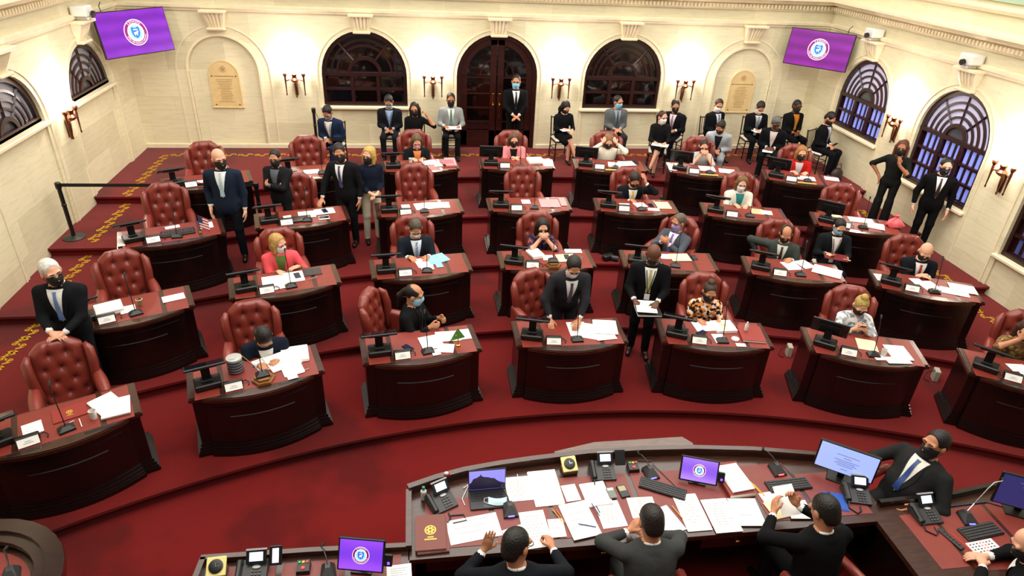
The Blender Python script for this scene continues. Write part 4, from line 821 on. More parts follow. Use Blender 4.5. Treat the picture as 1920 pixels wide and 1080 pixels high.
def person(label, pos, rz, sit=True, s=1., lean=.05, side=0., twist=0., head=(0, 0, 0), top='16181C', shirt='E6E6E2', tie=None, tiekind='plain', pants=None, topkind='plain', sk='mid', hair=('short', '17110D'), mask='101114', R=None, L=None,
           seat=.47, fat=0., suit=True, legs='pants', cross=0., glasses=False, lanyard=False, res=.02, knees=None, fwd=.43, group=None, bare=False, feet=None, shoe='14100E'):
    pants = pants or top; MT = [cloth(top, topkind), cloth(shirt), cloth(pants), skin(sk), M('shoe_'+shoe, shoe, .35)]; T, SH, PA, SKN, SO = range(5)
    E3 = np.array; H = E3((0, 0, (seat+.10) if sit else .925*s))
    U = nrm((math.sin(side), math.sin(lean), math.cos(lean))); X = nrm(np.cross((math.sin(twist), math.cos(twist), 0), (0, 0, 1))); X = nrm(X-U*(X@U)); F = np.cross(U, X)
    tp = lambda x, f, u: H+(X*x+F*f+U*u)*s
    TR = np.stack([X, F, U]); B = []
    ell = lambda c, r, m, k=.05: B.append(('e', c, TR, np.array(r)*s, m, k))
    cap = lambda a, b, ra, rb, m, k=.035: B.append(('c', E3(a, float), E3(b, float), ra*s, rb*s, m, k))
    tb = T
    ell(tp(0, 0, .0), (.165+fat*.6, .12+fat, .12), PA); ell(tp(0, .012+fat*.7, .15), (.152+fat*.8, .112+fat, .17), tb); ell(tp(0, .0, .33), (.178+fat*.4, .122+fat*.4, .18), tb)
    cap(tp(-.125, -.012, .425), tp(.125, -.012, .425), .072, .072, tb, .06)
    if suit:
        ell(tp(0, 0, .04), (.182+fat*.7, .135+fat, .13), tb); ell(tp(0, .005, .20), (.172+fat*.8, .128+fat, .19), tb); ell(tp(0, .0, .34), (.195+fat*.4, .132+fat*.4, .17), tb); 
        if not sit: ell(tp(0, -.005, -.06), (.182+fat*.7, .135+fat, .15), tb)
        ell(tp(0, -.055, .462), (.092, .06, .04), tb, .02)
    neck0 = tp(0, -.012, .45); hd = nrm(U*.8+E3((0, 0, .5))+F*(.12+.25*math.sin(max(0, head[1])))); HC = tp(0, 0, .495)+hd*.168*s
    cap(neck0, HC-hd*.06*s, .058, .052, SKN, .03)
    torso = list(B)
    # legs
    ft = .0
    for i, sx in ((0, -1), (1, 1)):
        hip = tp(sx*.09, 0, -.01)
        if sit:
            kx = sx*(.13 if knees is None else knees); kz = seat+.055*s; kn = E3((kx, fwd, kz)); an = E3((kx*.95, fwd-.02+(.02 if cross else 0), .085)); toe = an+(0.02*sx, .15, -.045)
            if cross and sx == (1 if cross > 0 else -1): kn = E3((-sx*.02, fwd+.02, kz+.1)); an = E3((-sx*.13, fwd+.13, .24)); toe = an+(0, .12, -.08)
            elif cross: kn = E3((sx*.03, fwd, kz)); an = E3((sx*.04, fwd-.04, .085)); toe = an+(0, .14, -.045)
        else:
            fo = (feet or ((0, 0), (0, 0)))[i]; an = E3((sx*.10+fo[0], fo[1], .085)); kn = (hip+an)/2+(0, .025, .02); toe = an+(sx*.03, .16, -.045)
        lm, lm2 = (PA, PA) if legs == 'pants' else (PA, SKN)
        cap(hip, kn, .088, .068 if legs == 'pants' else .062, lm); w = (.066, .055) if legs == 'pants' else (.052, .036)
        if legs == 'wide': lm2 = PA; w = (.075, .085)
        cap(kn, an+(0, 0, .02), w[0], w[1], lm2, .03)
        cap(an+(0, -.03, -.035), toe, .043, .034, SO, .02)
    if legs == 'skirt': cap(tp(0, .05, -.02), E3((0, fwd*.8, seat+.05)) if sit else tp(0, .02, -.4), .15, .13, PA, .05)
    # arms
    hands = []
    for sx, spec in ((1, R), (-1, L)):
        S0 = tp(sx*((.198 if suit else .178)+fat*.3), -.008, .42)
        if spec is None: spec = ('side',)
        if spec[0] == 'side': tg, pole, fd, pn, cu = S0+E3((sx*.07, .05, -.53*s)), (sx*.5, -.6, -.3), (0, .15, -1), (-sx, 0, 0), .25
        elif spec[0] == 'lap': tg, pole, fd, pn, cu = E3((sx*.05, .26, seat+.19)), (sx*.45, -.5, -.6), (-sx*.75, .6, -.1), (0, -.2, -1), .35
        else:
            tg = E3(spec[1], float); pole = spec[2] if len(spec) > 2 and spec[2] else (sx*.42, -.5, -.75); fd = spec[3] if len(spec) > 3 and spec[3] else (-sx*.45, .85, -.15); pn = spec[4] if len(spec) > 4 and spec[4] else (0, 0, -1); cu = spec[5] if len(spec) > 5 else .3
        a, b = .29*s, .265*s; d = tg-S0; l = np.linalg.norm(d)
        if l > .985*(a+b): d = d/l*.985*(a+b); l = .985*(a+b); tg = S0+d
        dn = d/l; ca = (a*a+l*l-b*b)/(2*a*l); pl = E3(pole, float); pl = nrm(pl-dn*(pl@dn)); el = S0+dn*a*ca+pl*a*math.sqrt(max(0, 1-ca*ca))
        ar = SKN if bare == 'full' else T
        cap(S0, el, .068 if suit else .058, .056 if suit else .048, ar if bare != 'half' else T, .035)
        wr = tg; fore = nrm(wr-el); fm = SKN if bare else T
        cap(el, wr-fore*(.02 if bare else .078)*s, (.056 if suit else .048) if not bare else .043, .042 if not bare else .03, fm, .03)
        if suit and not bare: cap(wr-fore*.07*s, wr-fore*.042*s, .036, .035, SH, .006)
        fd = nrm(fd); pn = E3(pn, float); pn = nrm(pn-fd*(pn@fd)); th = np.cross(fd, pn)*sx; hp = []
        hr = np.stack([fd, th, pn]); hs = s*1.02
        hp.append(('e', wr+fd*.052*hs, hr, np.array((.056, .042, .019))*hs, 3, .02)); hp.append(('c', wr-fore*.05*s, wr+fd*.02*hs, .027*hs, .025*hs, 3, .02))
        for k in range(4):
            o = wr+(fd*(.086 if k < 3 else .078)+th*(.030-.0205*k))*hs; di = fd
            for j, ln in enumerate((.034, .026, .02)):
                an_ = cu*(1 if j else .7); di = nrm(fd*math.cos(cu*(j+.7))+pn*math.sin(cu*(j+.7))); l_ = ln*(1, 1.08, 1, .8)[k]*hs
                hp.append(('c', o, o+di*l_, (.0095-.0008*j)*hs, (.009-.0008*j)*hs, 3, .004)); o = o+di*l_
        o = wr+(fd*.022+th*.03)*hs; d1 = nrm(fd*.65+th*.7+pn*.25); d2 = nrm(fd*.9+th*.25+pn*.3); hp += [('c', o, o+d1*.042*hs, .0125*hs, .0105*hs, 3, .012), ('c', o+d1*.042*hs, o+d1*.042*hs+d2*.03*hs, .0105*hs, .009*hs, 3, .006)]
        hands.append(hp)
    V, Q, mt = surfnet(B, res); VV = [V]; QQ = [Q]; MM = [mt]; nv = len(V)
    # head
    yaw, pit, rol = head; yaw = -yaw; F0 = nrm(F*math.cos(pit)-U*math.sin(pit)*1.0) if True else F
    F0 = nrm(F-hd*(F@hd)); X0 = np.cross(F0, hd)
    X1 = X0*math.cos(yaw)-F0*math.sin(yaw)*-1*0+0 if False else X0
    def rotv(v, ax, a): v = np.asarray(v); return v*math.cos(a)+np.cross(ax, v)*math.sin(a)+ax*(ax@v)*(1-math.cos(a))
    Fh = rotv(F0, hd, yaw); Xh = np.cross(Fh, hd); Uh = hd; Fh2 = rotv(Fh, Xh, -pit); Uh = rotv(Uh, Xh, -pit); Fh = Fh2; Xh = rotv(Xh, Fh, rol); Uh = rotv(Uh, Fh, rol)
    HR = np.stack([Xh, Fh, Uh]); hs = s*1.13; hp_ = lambda x, f, u: HC+(Xh*x+Fh*f+Uh*u)*hs
    he = lambda c, r, k=.02: ('e', hp_(*c), HR, np.array(r)*hs, 3, k)
    hc = lambda a, b, ra, rb, k=.012: ('c', hp_(*a), hp_(*b), ra*hs, rb*hs, 3, k)
    HP = [he((0, -.015, .03), (.076, .095, .088)), he((0, .025, -.035), (.061, .068, .085), .03), he((0, .04, -.088), (.042, .045, .03), .03), hc((0, .088, .012), (0, .106, -.03), .009, .016), he((.079, -.005, -.008), (.011, .022, .032), .01), he((-.079, -.005, -.008), (.011, .022, .032), .01),
          hc((-.045, .075, .03), (.045, .075, .03), .016, .016, .02), hc((-.02, .083, -.065), (.02, .083, -.065), .009, .009, .01), ('c', hp_(0, -.02, -.05), tp(0, -.012, .46), .055*s, .057*s, 3, .03)]
    hres = max(.009, res*.5); V, Q, mt = surfnet(HP, hres); VV.append(V); QQ.append(Q+nv); MM.append(mt); nv += len(V)
    for hp in hands: V, Q, mt = surfnet(hp, .0058 if res > .014 else .005); VV.append(V); QQ.append(Q+nv); MM.append(mt); nv += len(V)
    eb = MB()
    for sx in (-1, 1): eb.ell(hp_(sx*.031, .083, .010), (.013*hs, .010*hs, .008*hs), 8, 5, rot=HR.T); eb.tube([hp_(sx*.012, .092, .034), hp_(sx*.032, .092, .040), hp_(sx*.052, .080, .034)], .005*hs, 5)
    fe = [tuple(np.array(f)+nv) for f in eb.f]
    me = bpy.data.meshes.new('person'); me.from_pydata(np.concatenate(VV+eb.v).tolist(), [], [tuple(q) for q in np.concatenate(QQ).tolist()]+fe)
    for m in MT+[EYE]: me.materials.append(m)
    me.polygons.foreach_set('material_index', np.concatenate(MM+[np.full(len(fe), 5)]).astype(np.int32)); shade(me, True); me.update()
    po = tag(link('person', me, None, pos, rz), label, 'person', group)
    # hair
    ht, hcol = hair; hm = hairm(hcol or '17110D')
    local = lambda P: ((P-HC)@HR.T)/hs
    if ht != 'bald':
        base = [he((0, -.024, .038), (.082, .101, .091))] if ht not in ('buzz', 'bun', 'pony', 'tied') else [he((0, -.018, .034), (.080, .099, .090))]
        lo_u = -.085
        if ht in ('short', 'buzz', 'balding'): base.append(he((0, -.05, -.02), (.071, .066, .078), .03))
        if ht == 'long': base = [he((0, -.025, .036), (.090, .108, .096)), he((0, -.07, -.12), (.088, .05, .15), .05), hc((.08, -.01, .0), (.09, .03, -.2), .032, .026, .04), hc((-.08, -.01, .0), (-.09, .03, -.2), .032, .026, .04)]; lo_u = -.4
        if ht == 'bob': base = [he((0, -.025, .036), (.092, .108, .096)), he((0, -.045, -.07), (.09, .07, .09), .05), hc((.08, .0, .0), (.08, .02, -.1), .03, .028, .04), hc((-.08, .0, .0), (-.08, .02, -.1), .03, .028, .04)]; lo_u = -.15
        if ht in ('pony', 'tied'): base += [hc((0, -.11, .02), (0, -.15, -.06), .03, .032, .02), hc((0, -.15, -.06), (0, -.13, -.22), .032, .015, .02)]; lo_u = -.4
        if ht == 'bun': base += [he((0, -.06, .12), (.045, .045, .035), .02), hc((-.075, -.02, -.05), (-.075, .06, -.22), .022, .015, .02)]; lo_u = -.4
        fa = he((0, .112, -.04), (.080, .092, .150))
        def carve(P, D):
            q = local(P); D = np.maximum(D, -sd_prim(fa, P)); D = np.maximum(D, (lo_u-q[..., 2])*hs)
            if ht in ('short', 'buzz', 'balding', 'pony', 'tied'): D = np.maximum(D, np.minimum((q[..., 1]-.0), (.012-q[..., 2]))*hs); D = np.maximum(D, np.where(q[..., 2] < -.03, (q[..., 1]+.045)*hs, -1))
            if ht != 'buzz': D = np.maximum(D, np.minimum(q[..., 1]-.048, .098-q[..., 2])*hs)
            if ht in ('balding', 'pony'): D = np.maximum(D, -sd_prim(he((0, .035, .125), (.066, .105, .085)), P))
            return D
        obj_sdf('hair', base, hres, hm, po, carve)
    if mask:
        mp = [he((0, .027, -.04), (.068, .076, .085)), he((0, .083, -.03), (.032, .036, .042), .03), he((0, .045, -.09), (.05, .052, .036), .03)]
        def mc(P, D):
            q = local(P); return np.maximum.reduce([D, (q[..., 2]-.0-.10*(q[..., 1]-.09)*-1*0-.002)*hs, (-.122-q[..., 2])*hs, (.012-q[..., 1])*hs])
        mk = obj_sdf('face_mask', mp, min(hres, .009), M('mask_'+mask, mask, .8), po, mc)
        mb = MB()
        for sx in (-1, 1):
            for u in (-.01, -.08): mb.tube([hp_(sx*.062, .02, u), hp_(sx*.083, -.01, -.01+(u+.01)*.4), hp_(sx*.088, -.022, -.005)], .0025*hs, 4)
        if mk: link('ear_loops', mb.mesh('ear_loops', M('mask_'+mask, mask, .8)), mk)
    if glasses:
        mb = MB()
        for sx in (-1, 1): mb.tube([hp_(sx*.032+.026*math.cos(a), .103, .008+.02*math.sin(a)) for a in np.linspace(0, 2*PI, 13)], .0028*hs, 4); mb.tube([hp_(sx*.058, .1, .012), hp_(sx*.082, .0, .01)], .0025*hs, 4)
        mb.tube([hp_(-.007, .105, .012), hp_(.007, .105, .012)], .0028*hs, 4); link('glasses', mb.mesh('glasses', BLACK), po)
    # garments laid on the chest surface
    def decal(name, fn, nu, nw, off, mat, parent=po):
        G = np.array([[fn(i/nu, j/nw) for j in range(nw+1)] for i in range(nu+1)]); P = H+(X*G[..., :1]+F*.4+U*G[..., 1:])*s; t = np.zeros(P.shape[:2])
        for _ in range(28): t += np.clip(field(torso, P-F*t[..., None]), -.02, .1)
        P = P-F*(t-off)[..., None]; mb = MB(); mb.add(P.reshape(-1, 3), [(i*(nw+1)+j, i*(nw+1)+j+1, (i+1)*(nw+1)+j+1, (i+1)*(nw+1)+j) for i in range(nu) for j in range(nw)]); return link(name, mb.mesh(name, mat, True), parent)
    if suit:
        mb = MB(); nk = [tp(.067*math.sin(a), -.004-.067*math.cos(a), .515-.03*(1-math.cos(a))/2) for a in np.linspace(.0, 2*PI, 21)]; mb.tube(nk, [.013*s]*21, 6, cap=False); link('shirt_collar', mb.mesh('shirt_collar', cloth(shirt), True), po)
        vb = .12; w = lambda t: .006+.074*t**.9
        decal('shirt_front', lambda t, j: ((j*2-1)*w(t), vb+(.49-vb)*t), 10, 6, .006, cloth(shirt))
        for sx in (-1, 1): decal('lapel', lambda t, j: (sx*(w(t)-.004+j*(.012+.035*math.sin(min(1, t*1.15)*PI)**.8)), vb+(.475-vb)*t), 10, 3, .010, MT[0])
        if tie: decal('necktie', lambda t, j: ((j*2-1)*(.013+.019*(1-t) if t < .93 else .02), (.14 if suit else .02)+(.335)*t), 12, 3, .014, cloth(tie, tiekind) if tiekind != 'plain' else M('silk_'+tie, tie, .45))
    if lanyard:
        lb = lanyard if isinstance(lanyard, str) else '202024'
        for sx in (-1, 1): decal('lanyard', lambda t, j: (sx*.055*t+(j-.5)*.012, .13+.34*t), 10, 1, .018, M('lanyard_'+lb, lb, .6))
        decal('badge', lambda t, j: ((j-.5)*.07, .04+.09*t), 2, 2, .022, PAPER)
    po['_h'] = 0; del po['_h']
    return po, (H, X, F, U, HC, Fh)
Z80 = .80
def onD(x, y, z=Z80+.035): return (x, y, z)
def desk_hands(dx=.13, y=.36, z=Z80+.03): return dict(R=('t', (dx, y, z)), L=('t', (-dx, y, z)))
def clasp(y, z, sp=.035): return dict(R=('t', (sp, y, z), (.8, -.1, -.8), (-.55, .5, .65), (-.8, 0, .3), .7), L=('t', (-sp, y, z), (-.8, -.1, -.8), (.55, .5, .65), (.8, 0, .3), .7))
def seated(r, c, label, off=.85, lat=0., tw=0., **k):
    p, a = seatpos(r, c, off, lat); k.setdefault('seat', .40); return person(label, (p[0], p[1], LV[r]), PI-a+tw, True, **k)
# --- seated legislators, back row to front row
seated(4, 3, 'woman in black jacket and pink mask seated in the back row', lean=.22, head=(0, .35, 0), shirt='E08A50', sk='fair', hair=('long', '5E4A30'), mask='E0A0B4', s=.95, **desk_hands(.1, .3))
seated(4, 4, 'woman in pink jacket with black mask seated in the back row', lean=.2, head=(0, .2, 0), top='E0898C', shirt='181818', sk='fair', hair=('long', '5A3A22'), s=.96, R=('t', (.05, .36, Z80+.04), None, (-.8, .5, -.1)), L=('t', (-.08, .34, Z80+.03), None, (.8, .5, 0)))
seated(4, 5, 'woman in cream jacket rubbing her eyes with both hands', lean=.2, head=(0, .3, 0), top='E6DFCB', shirt='E6DFCB', sk='fair', hair=('bob', '7A5A34'), s=.96, R=('t', (.13, .25, 1.13), (.9, .3, -.6), (-.4, -.5, .75), (-.3, -1, 0), .6), L=('t', (-.13, .25, 1.13), (-.9, .3, -.6), (.4, -.5, .75), (.3, -1, 0), .6))
seated(4, 6, 'woman in pale grey top joining hands before her mask', lean=.18, head=(0, .2, 0), top='B9BBBC', suit=False, sk='fair', hair=('tied', '2A1C14'), bare='half', s=.96, **clasp(.27, 1.0))
seated(4, 7, 'woman in bright red cardigan seated in the back row', lean=.15, head=(0, .1, 0), top='B81E1A', shirt='C8C0C0', sk='fair', hair=('bob', '9A6A34'), s=.97, **desk_hands(.12, .33))
seated(3, 5, 'man with yellow tie holding his head with one hand', lean=.3, head=(-.1, .5, .1), top='15161A', tie='D8B23A', sk='mid', hair=('short', '241A12'), R=('t', (.05, .4, Z80+.03)), L=('t', (-.17, .33, 1.13), (-.9, .2, -.6), (.35, -.2, .9), (.7, -.6, 0), .3))
seated(3, 6, 'woman in white jacket over teal top with white mask', lean=.12, head=(.05, .15, 0), top='DAD6C8', shirt='2E7A78', sk='fair', hair=('bob', '6A4A2A'), mask='E4E4E2', s=.96, **desk_hands(.1, .34))
seated(2, 2, 'woman in coral blazer turning her head aside', lean=.12, head=(-.7, .15, 0), top='E0555C', shirt='5A6A34', sk='fair', hair=('bob', 'B08A4C'), mask='E8E6E2', s=.96, R=('t', (.06, .34, Z80+.03)), L=('t', (-.22, .3, Z80+.04), None, (.9, .3, 0)))
seated(2, 3, 'man in navy suit with striped blue tie reading papers', lean=.12, head=(0, .5, 0), top='1A2029', shirt='D8E0EA', tie='5A78A8', tiekind='stripe', sk='mid', hair=('short', '4A4236'), mask='E8E6E2', s=1.02, R=('t', (.13, .36, Z80+.04)), L=('t', (-.13, .38, Z80+.04)))
seated(2, 4, 'dark-haired woman in patterned blouse resting chin on clasped hands', lean=.2, head=(0, .15, 0), top='2A2038', topkind='dots', suit=False, sk='fair', hair=('long', '120C0A'), bare='half', s=.95, **clasp(.26, .99))
seated(2, 5, 'man in grey suit and lavender mask leaning back sideways', lat=.2, tw=-.75, lean=-.12, head=(.3, .2, 0), top='4A4E58', shirt='DCD8EA', tie='6A5A9A', sk='mid', hair=('short', '5A5046'), mask='9A8AC0', s=1.0, **clasp(.28, .92))
seated(2, 6, 'balding man in green-grey suit with dark red tie', lean=.15, lat=-.05, tw=-.25, head=(-.1, .4, 0), top='3A403C', shirt='C8D4C4', tie='4A1A20', sk='mid', hair=('balding', '2A2018'), R=('t', (.33, .02, .70), (1, -.2, .5), (.0, .5, -.7)), L=('t', (-.15, .3, Z80+.04)))
seated(2, 7, 'bald man in dark suit with red tie seated at right', lean=.2, head=(.1, .45, 0), top='14161C', tie='B02A22', sk='fair', hair=('bald', ''), R=('t', (.02, .36, Z80+.04), None, (-1, .2, 0)), L=('t', (-.08, .34, Z80+.05), None, (1, .2, 0)))
seated(1, 2, 'man in navy suit bent over writing with a pencil', off=.80, lat=.15, lean=.5, head=(-.15, .7, 0), top='141A28', sk='mid', hair=('short', '14100E'), tie=None, s=1.02, R=('t', (.1, .5, Z80+.05), None, (-.5, .8, -.3), None, .8), L=('t', (-.1, .48, Z80+.04), None, (.8, .5, -.1), None, .5))
seated(1, 3, 'ponytailed man in black suit seen in profile', lat=-.06, tw=1.05, lean=.12, head=(-.2, .1, 0), top='121214', shirt='1A1A1C', tie='2A2A2C', sk='mid', hair=('pony', '15100D'), mask='9CCBE0', s=1.03, R=('t', (.17, .36, Z80+.06), None, (-.3, .9, 0), (-1, 0, 0), 1.1), L=('t', (-.06, .40, Z80+.06), None, (.3, .9, 0), (1, 0, 0), 1.1))
seated(1, 5, 'woman in floral blouse reading papers in the front row', lean=.15, head=(0, .25, 0), top='E08A3C', topkind='floral', suit=False, sk='mid', hair=('bun', '3A2A1E'), s=.98, **desk_hands(.13, .34))
seated(1, 6, 'blonde woman in white patterned blouse looking at a phone', off=.84, lean=.15, head=(0, .45, 0), top='DCDCDA', topkind='blotch', suit=False, sk='fair', hair=('bun', 'A8904C'), s=.98, **clasp(.34, .90, .06))
seated(1, 7, 'woman in brown dress raising a hand at the right edge', lean=.15, head=(.3, .2, 0), top='6E4A30', topkind='leaf', suit=False, sk='mid', hair=('long', '3A2418'), bare='half', s=.98, R=('t', (.1, .28, 1.08), (.9, .3, -.6), (-.3, -.2, .9), (-.2, -1, 0), .8), L=('t', (-.14, .36, Z80+.03)))
# --- aide with the red folder between two desks
place(WC, 'spindle_chair', 'dark spindle chair under the woman with the red folder', 'chair', (4.80, -6.16, LV[2]), PI-.32)
person('woman in black jacket and blue mask holding a red folder', (4.80, -6.16, LV[2]), PI-.32, True, lean=.08, head=(-.1, .4, 0), shirt='D8D4CC', sk='fair', hair=('tied', '120D0B'), mask='7CB8D0', lanyard=True, s=.95, R=('t', (.12, .30, .80), None, (-.3, .8, .1), (0, .2, 1), .4), L=('t', (-.14, .38, .78), None, (.3, .8, .1), (0, .2, 1), .4))
folder((4.66, -6.52, LV[2]+.80), PI-.5, 'open dark red folder held by the woman in the blue mask', .34, .24, .008, M('folder_dark_red', '6A1A1E', .5))
# --- people standing among the desks
def stand(label, x, y, lv, face, **k): return person(label, (x, y, LV[lv]), face, False, **k)
stand('white-haired man in black suit leaning on a chair back', -5.80, -8.02, 2, PI+.05, s=1.05, lean=.08, head=(-.75, .1, 0), top='15171A', tie='5F7FB4', sk='fair', hair=('short', 'CFCBC2'), R=('t', (.06, .36, 1.06), (.5, -.4, -.8), (-.85, .35, -.1), (0, -.1, -1), .35), L=('t', (-.06, .38, 1.05), (-.5, -.4, -.8), (.85, .35, -.1), (0, -.1, -1), .35))
stand('bald man in navy suit standing with a hand in his pocket', -4.79, -4.86, 3, PI-.0, s=1.075, lean=.0, head=(-.55, .15, 0), top='1B2434', pants='15181E', tie='A8C4CC', sk='fair', hair=('bald', ''), R=('t', (.24, .06, .92), (.4, -.9, 0), (0, .2, -1), (-1, 0, 0)), L=('t', (-.26, .05, .86), (-.4, -.9, 0), (0, .2, -1), (1, 0, 0)), feet=((-.03, .0), (.1, .0)))
stand('man in dark suit standing with crossed arms', -4.08, -4.28, 3, PI-.3, s=.96, head=(-.2, .1, 0), top='1C1C1E', shirt='5E646C', tie=None, sk='mid', hair=('short', '17110D'), R=('t', (-.10, .21, 1.08), (1, .1, -.7), (-.6, -.7, .2), (0, -1, 0), .3), L=('t', (.10, .23, 1.12), (-1, .1, -.7), (.6, -.7, .2), (0, -1, 0), .3))
stand('man in black suit with violet tie leaning a hand on a desk', -3.0, -4.36, 3, PI-.35, s=1.04, lean=.08, side=.06, head=(-.4, .2, 0), top='161618', tie='3A3468', sk='mid', hair=('short', '17110D'), R=('t', (.33, .26, .86), (.9, -.5, 0), (0, .9, -.3), (0, 0, -1), .3), L=('side',), feet=((0, 0), (-.03, .12)))
stand('blonde woman in dark blue blouse and beige trousers', -2.62, -4.28, 3, PI+.3, s=.99, head=(.75, .1, 0), top='161C2C', suit=False, pants='C8BFA8', sk='fair', hair=('bob', 'B8964E'), R=('t', (.05, .25, .98), (.4, -.6, -.6), (-.8, .5, -.2)), L=('t', (-.06, .25, .97), (-.4, -.6, -.6), (.8, .5, -.2)))
stand('security man in black suit standing before the double door', .36, -.40, 5, PI, s=1.03, head=(.2, .05, 0), top='0E0E10', tie='0E0E10', sk='mid', hair=('short', '100C0A'), mask='7FC0DC', R=('t', (.05, .24, .94), (1, -.2, -.5), (-.8, .4, -.3)), L=('t', (-.05, .25, .93), (-1, -.2, -.5), (.8, .4, -.3)))
stand('bald man in black suit sorting papers in the aisle', 1.24, -7.50, 1, PI-.3, s=1.03, lean=.12, head=(.0, .55, 0), top='101012', tie='B0A868', sk='dark', hair=('bald', ''), lanyard='181818', R=('t', (.16, .36, 1.04), None, (-.5, .8, -.3), (-.2, .3, -1), .4), L=('t', (-.12, .38, 1.06), None, (.3, .85, -.3), (.2, .3, -1), .4), feet=((0, .05), (0, -.02)))
paper((1.10, -7.92, LV[1]+1.02), PI-.2, 'white sheets in the hands of the bald man in the aisle', w=.26, h=.3, t=.006, group=None)
folder((1.12, -7.94, LV[1]+.965), PI-.1, 'black binder held by the bald man in the aisle', .32, .3, .03, BLACK, None, 'ring_binder')
stand('man in dark grey suit and white mask leaning over papers', .10, -7.50, 1, PI, s=1.03, lean=.45, head=(.05, .25, 0), top='26262A', tie='3A3450', sk='mid', hair=('short', '1A120E'), mask='D8D4E0', fat=.02, R=('t', (.27, .42, Z80+.07), (.9, -.4, 0), (0, .85, -.5), (0, -.3, -1), .2), L=('t', (-.08, .52, Z80+.05), (-.9, -.2, 0), (.5, .8, -.2), (0, 0, -1), .4))
stand('woman in black jumpsuit raising a phone by the right wall', 6.98, -4.30, 4, PI-.75, s=.99, head=(.0, .1, 0), top='1B1C1B', suit=False, legs='wide', sk='tan', hair=('long', '5A3220'), bare='half', R=('t', (.22, .02, .98), (1, -.3, .2), (-.4, .5, -.8), (0, .3, -.5)), L=('t', (-.05, .22, 1.30), (-.8, .2, -.8), (.1, -.1, 1), (.6, -.6, 0), .6))
stand('guard in black suit standing before the tall right window', 7.34, -5.02, 3, PI-.55, s=1.02, head=(-.1, .05, 0), top='0D0D0F', tie='2A1E20', sk='fair', hair=('short', '120D0A'), L=('side',), R=('side',))
# --- aides seated along the back wall
def aide(n, label, x, y, face, chair=True, **k):
    if chair: place(WC, 'spindle_chair', 'dark spindle chair of the '+n, 'chair', (x, y, 0), face, 'spindle chairs along the walls')
    k.setdefault('R', ('lap',)); k.setdefault('L', ('lap',)); return person(label, (x, y, 0), face, True, **k)
aide('man in the blue suit', 'man in blue suit looking down at a black tablet', -3.52, -1.25, PI-.25, lean=.3, head=(0, .5, 0), top='1E2A44', sk='mid', hair=('short', '14100D'), mask='8A8A90', lanyard=True)
aide('man with the phone by the dark window', 'man in dark suit and blue mask typing on a phone', -2.38, -.52, PI-.05, lean=.15, head=(0, .5, 0), top='17191F', shirt='8FA8C8', sk='mid', hair=('short', '14100D'), mask='86BCD6', lanyard=True)
aide('woman touching her hair', 'woman in black holding out her long hair', -1.84, -1.12, PI-.05, lean=.05, head=(.1, .1, .1), top='121214', suit=False, sk='mid', hair=('long', '1C120D'), s=.96, bare='half', L=('t', (-.25, .10, 1.08), (-.7, .2, -.9), (.4, .0, .8), (.8, -.3, 0), .8))
aide('man in the light grey jacket', 'man in light grey jacket and black mask with papers on his lap', -1.06, -.42, PI, lean=.05, head=(0, .05, 0), top='8E9290', pants='121214', shirt='D4DCD8', tie='4A6A5A', sk='tan', hair=('short', '14100D'), R=('t', (.14, .3, .72)), L=('t', (-.16, .3, .70)))
aide('woman writing right of the door', 'woman in black dress writing with crossed bare legs', 1.40, -.72, PI+.15, lean=.15, head=(-.1, .5, 0), top='131316', suit=False, sk='fair', hair=('long', '100C0B'), legs='skirt', cross=1, s=.95, R=('t', (.04, .3, .76)), L=('t', (-.12, .32, .74)))
aide('man in the grey suit', 'man in grey suit and blue mask sitting with joined hands', 2.70, -.42, PI, lean=.05, head=(-.5, .1, 0), top='5A5E5E', pants='2A2C30', shirt='8A9AA4', tie='3A4450', sk='mid', hair=('short', '1A1410'), mask='86C4E0')
aide('woman in the white mask', 'woman in black with white mask and papers on crossed legs', 3.38, -1.55, PI-.3, lean=.05, head=(-.6, .1, 0), top='131315', suit=False, sk='fair', hair=('tied', '3A1E16'), mask='ECECEA', legs='skirt', cross=-1, s=.95, R=('t', (.08, .34, .72)), L=('t', (-.1, .36, .72)))
aide('man turning aside', 'man in black suit with pink tie turning to his neighbour', 4.05, -.62, PI-.7, lean=.2, head=(-.5, .2, 0), top='121317', shirt='E0D4D4', tie='8A6A7A', sk='mid', hair=('short', '1C1512'), R=('t', (.1, .32, .74)), L=('t', (-.12, .34, .72)))
aide('man under the right plaque', 'man in black suit and white mask under the right plaque', 4.98, -.60, PI+.3, lean=.1, head=(.5, .2, 0), top='101217', shirt='C8D0DC', tie='4A5A7A', sk='mid', hair=('short', '2A1C14'), mask='ECECEA')
aide('man in the pale grey jacket', 'man in pale grey jacket bending forward in his chair', 4.55, -1.95, PI-.5, lean=.45, head=(.2, .4, 0), top='A9AFB4', shirt='1A1C22', pants='8E949A', sk='mid', hair=('short', '1C1410'), mask='14141A')
aide('person writing on a white pad', 'person in black suit and white mask writing on a pad', 5.98, -.62, PI-.05, lean=.2, head=(.1, .55, 0), top='111216', shirt='D8DCE0', tie='5A6A7A', sk='mid', hair=('short', '17110E'), mask='E6E6E6', lanyard=True, R=('t', (.05, .32, .74)), L=('t', (-.14, .3, .72)))
aide('grey-haired man', 'grey-haired man in black suit leaning forward', 5.86, -1.80, PI-.55, lean=.3, head=(-.3, .3, 0), top='111216', shirt='D8C8C4', sk='dark', hair=('buzz', '5A5A5A'), mask=None)
aide('man with the orange tie', 'man in black suit with bright orange tie and black mask', 6.92, -.62, PI+.12, lean=.05, head=(0, .1, 0), top='101114', shirt='C87A2A', tie='D8842A', sk='dark', hair=('buzz', '14100E'))
aide('man in the right corner', 'man in black suit typing on a phone in the right corner', 7.10, -1.62, PI+.55, lean=.1, head=(.1, .5, 0), top='0F1013', shirt='C8CCD4', sk='mid', hair=('short', '0F0C0A'), lanyard=True)
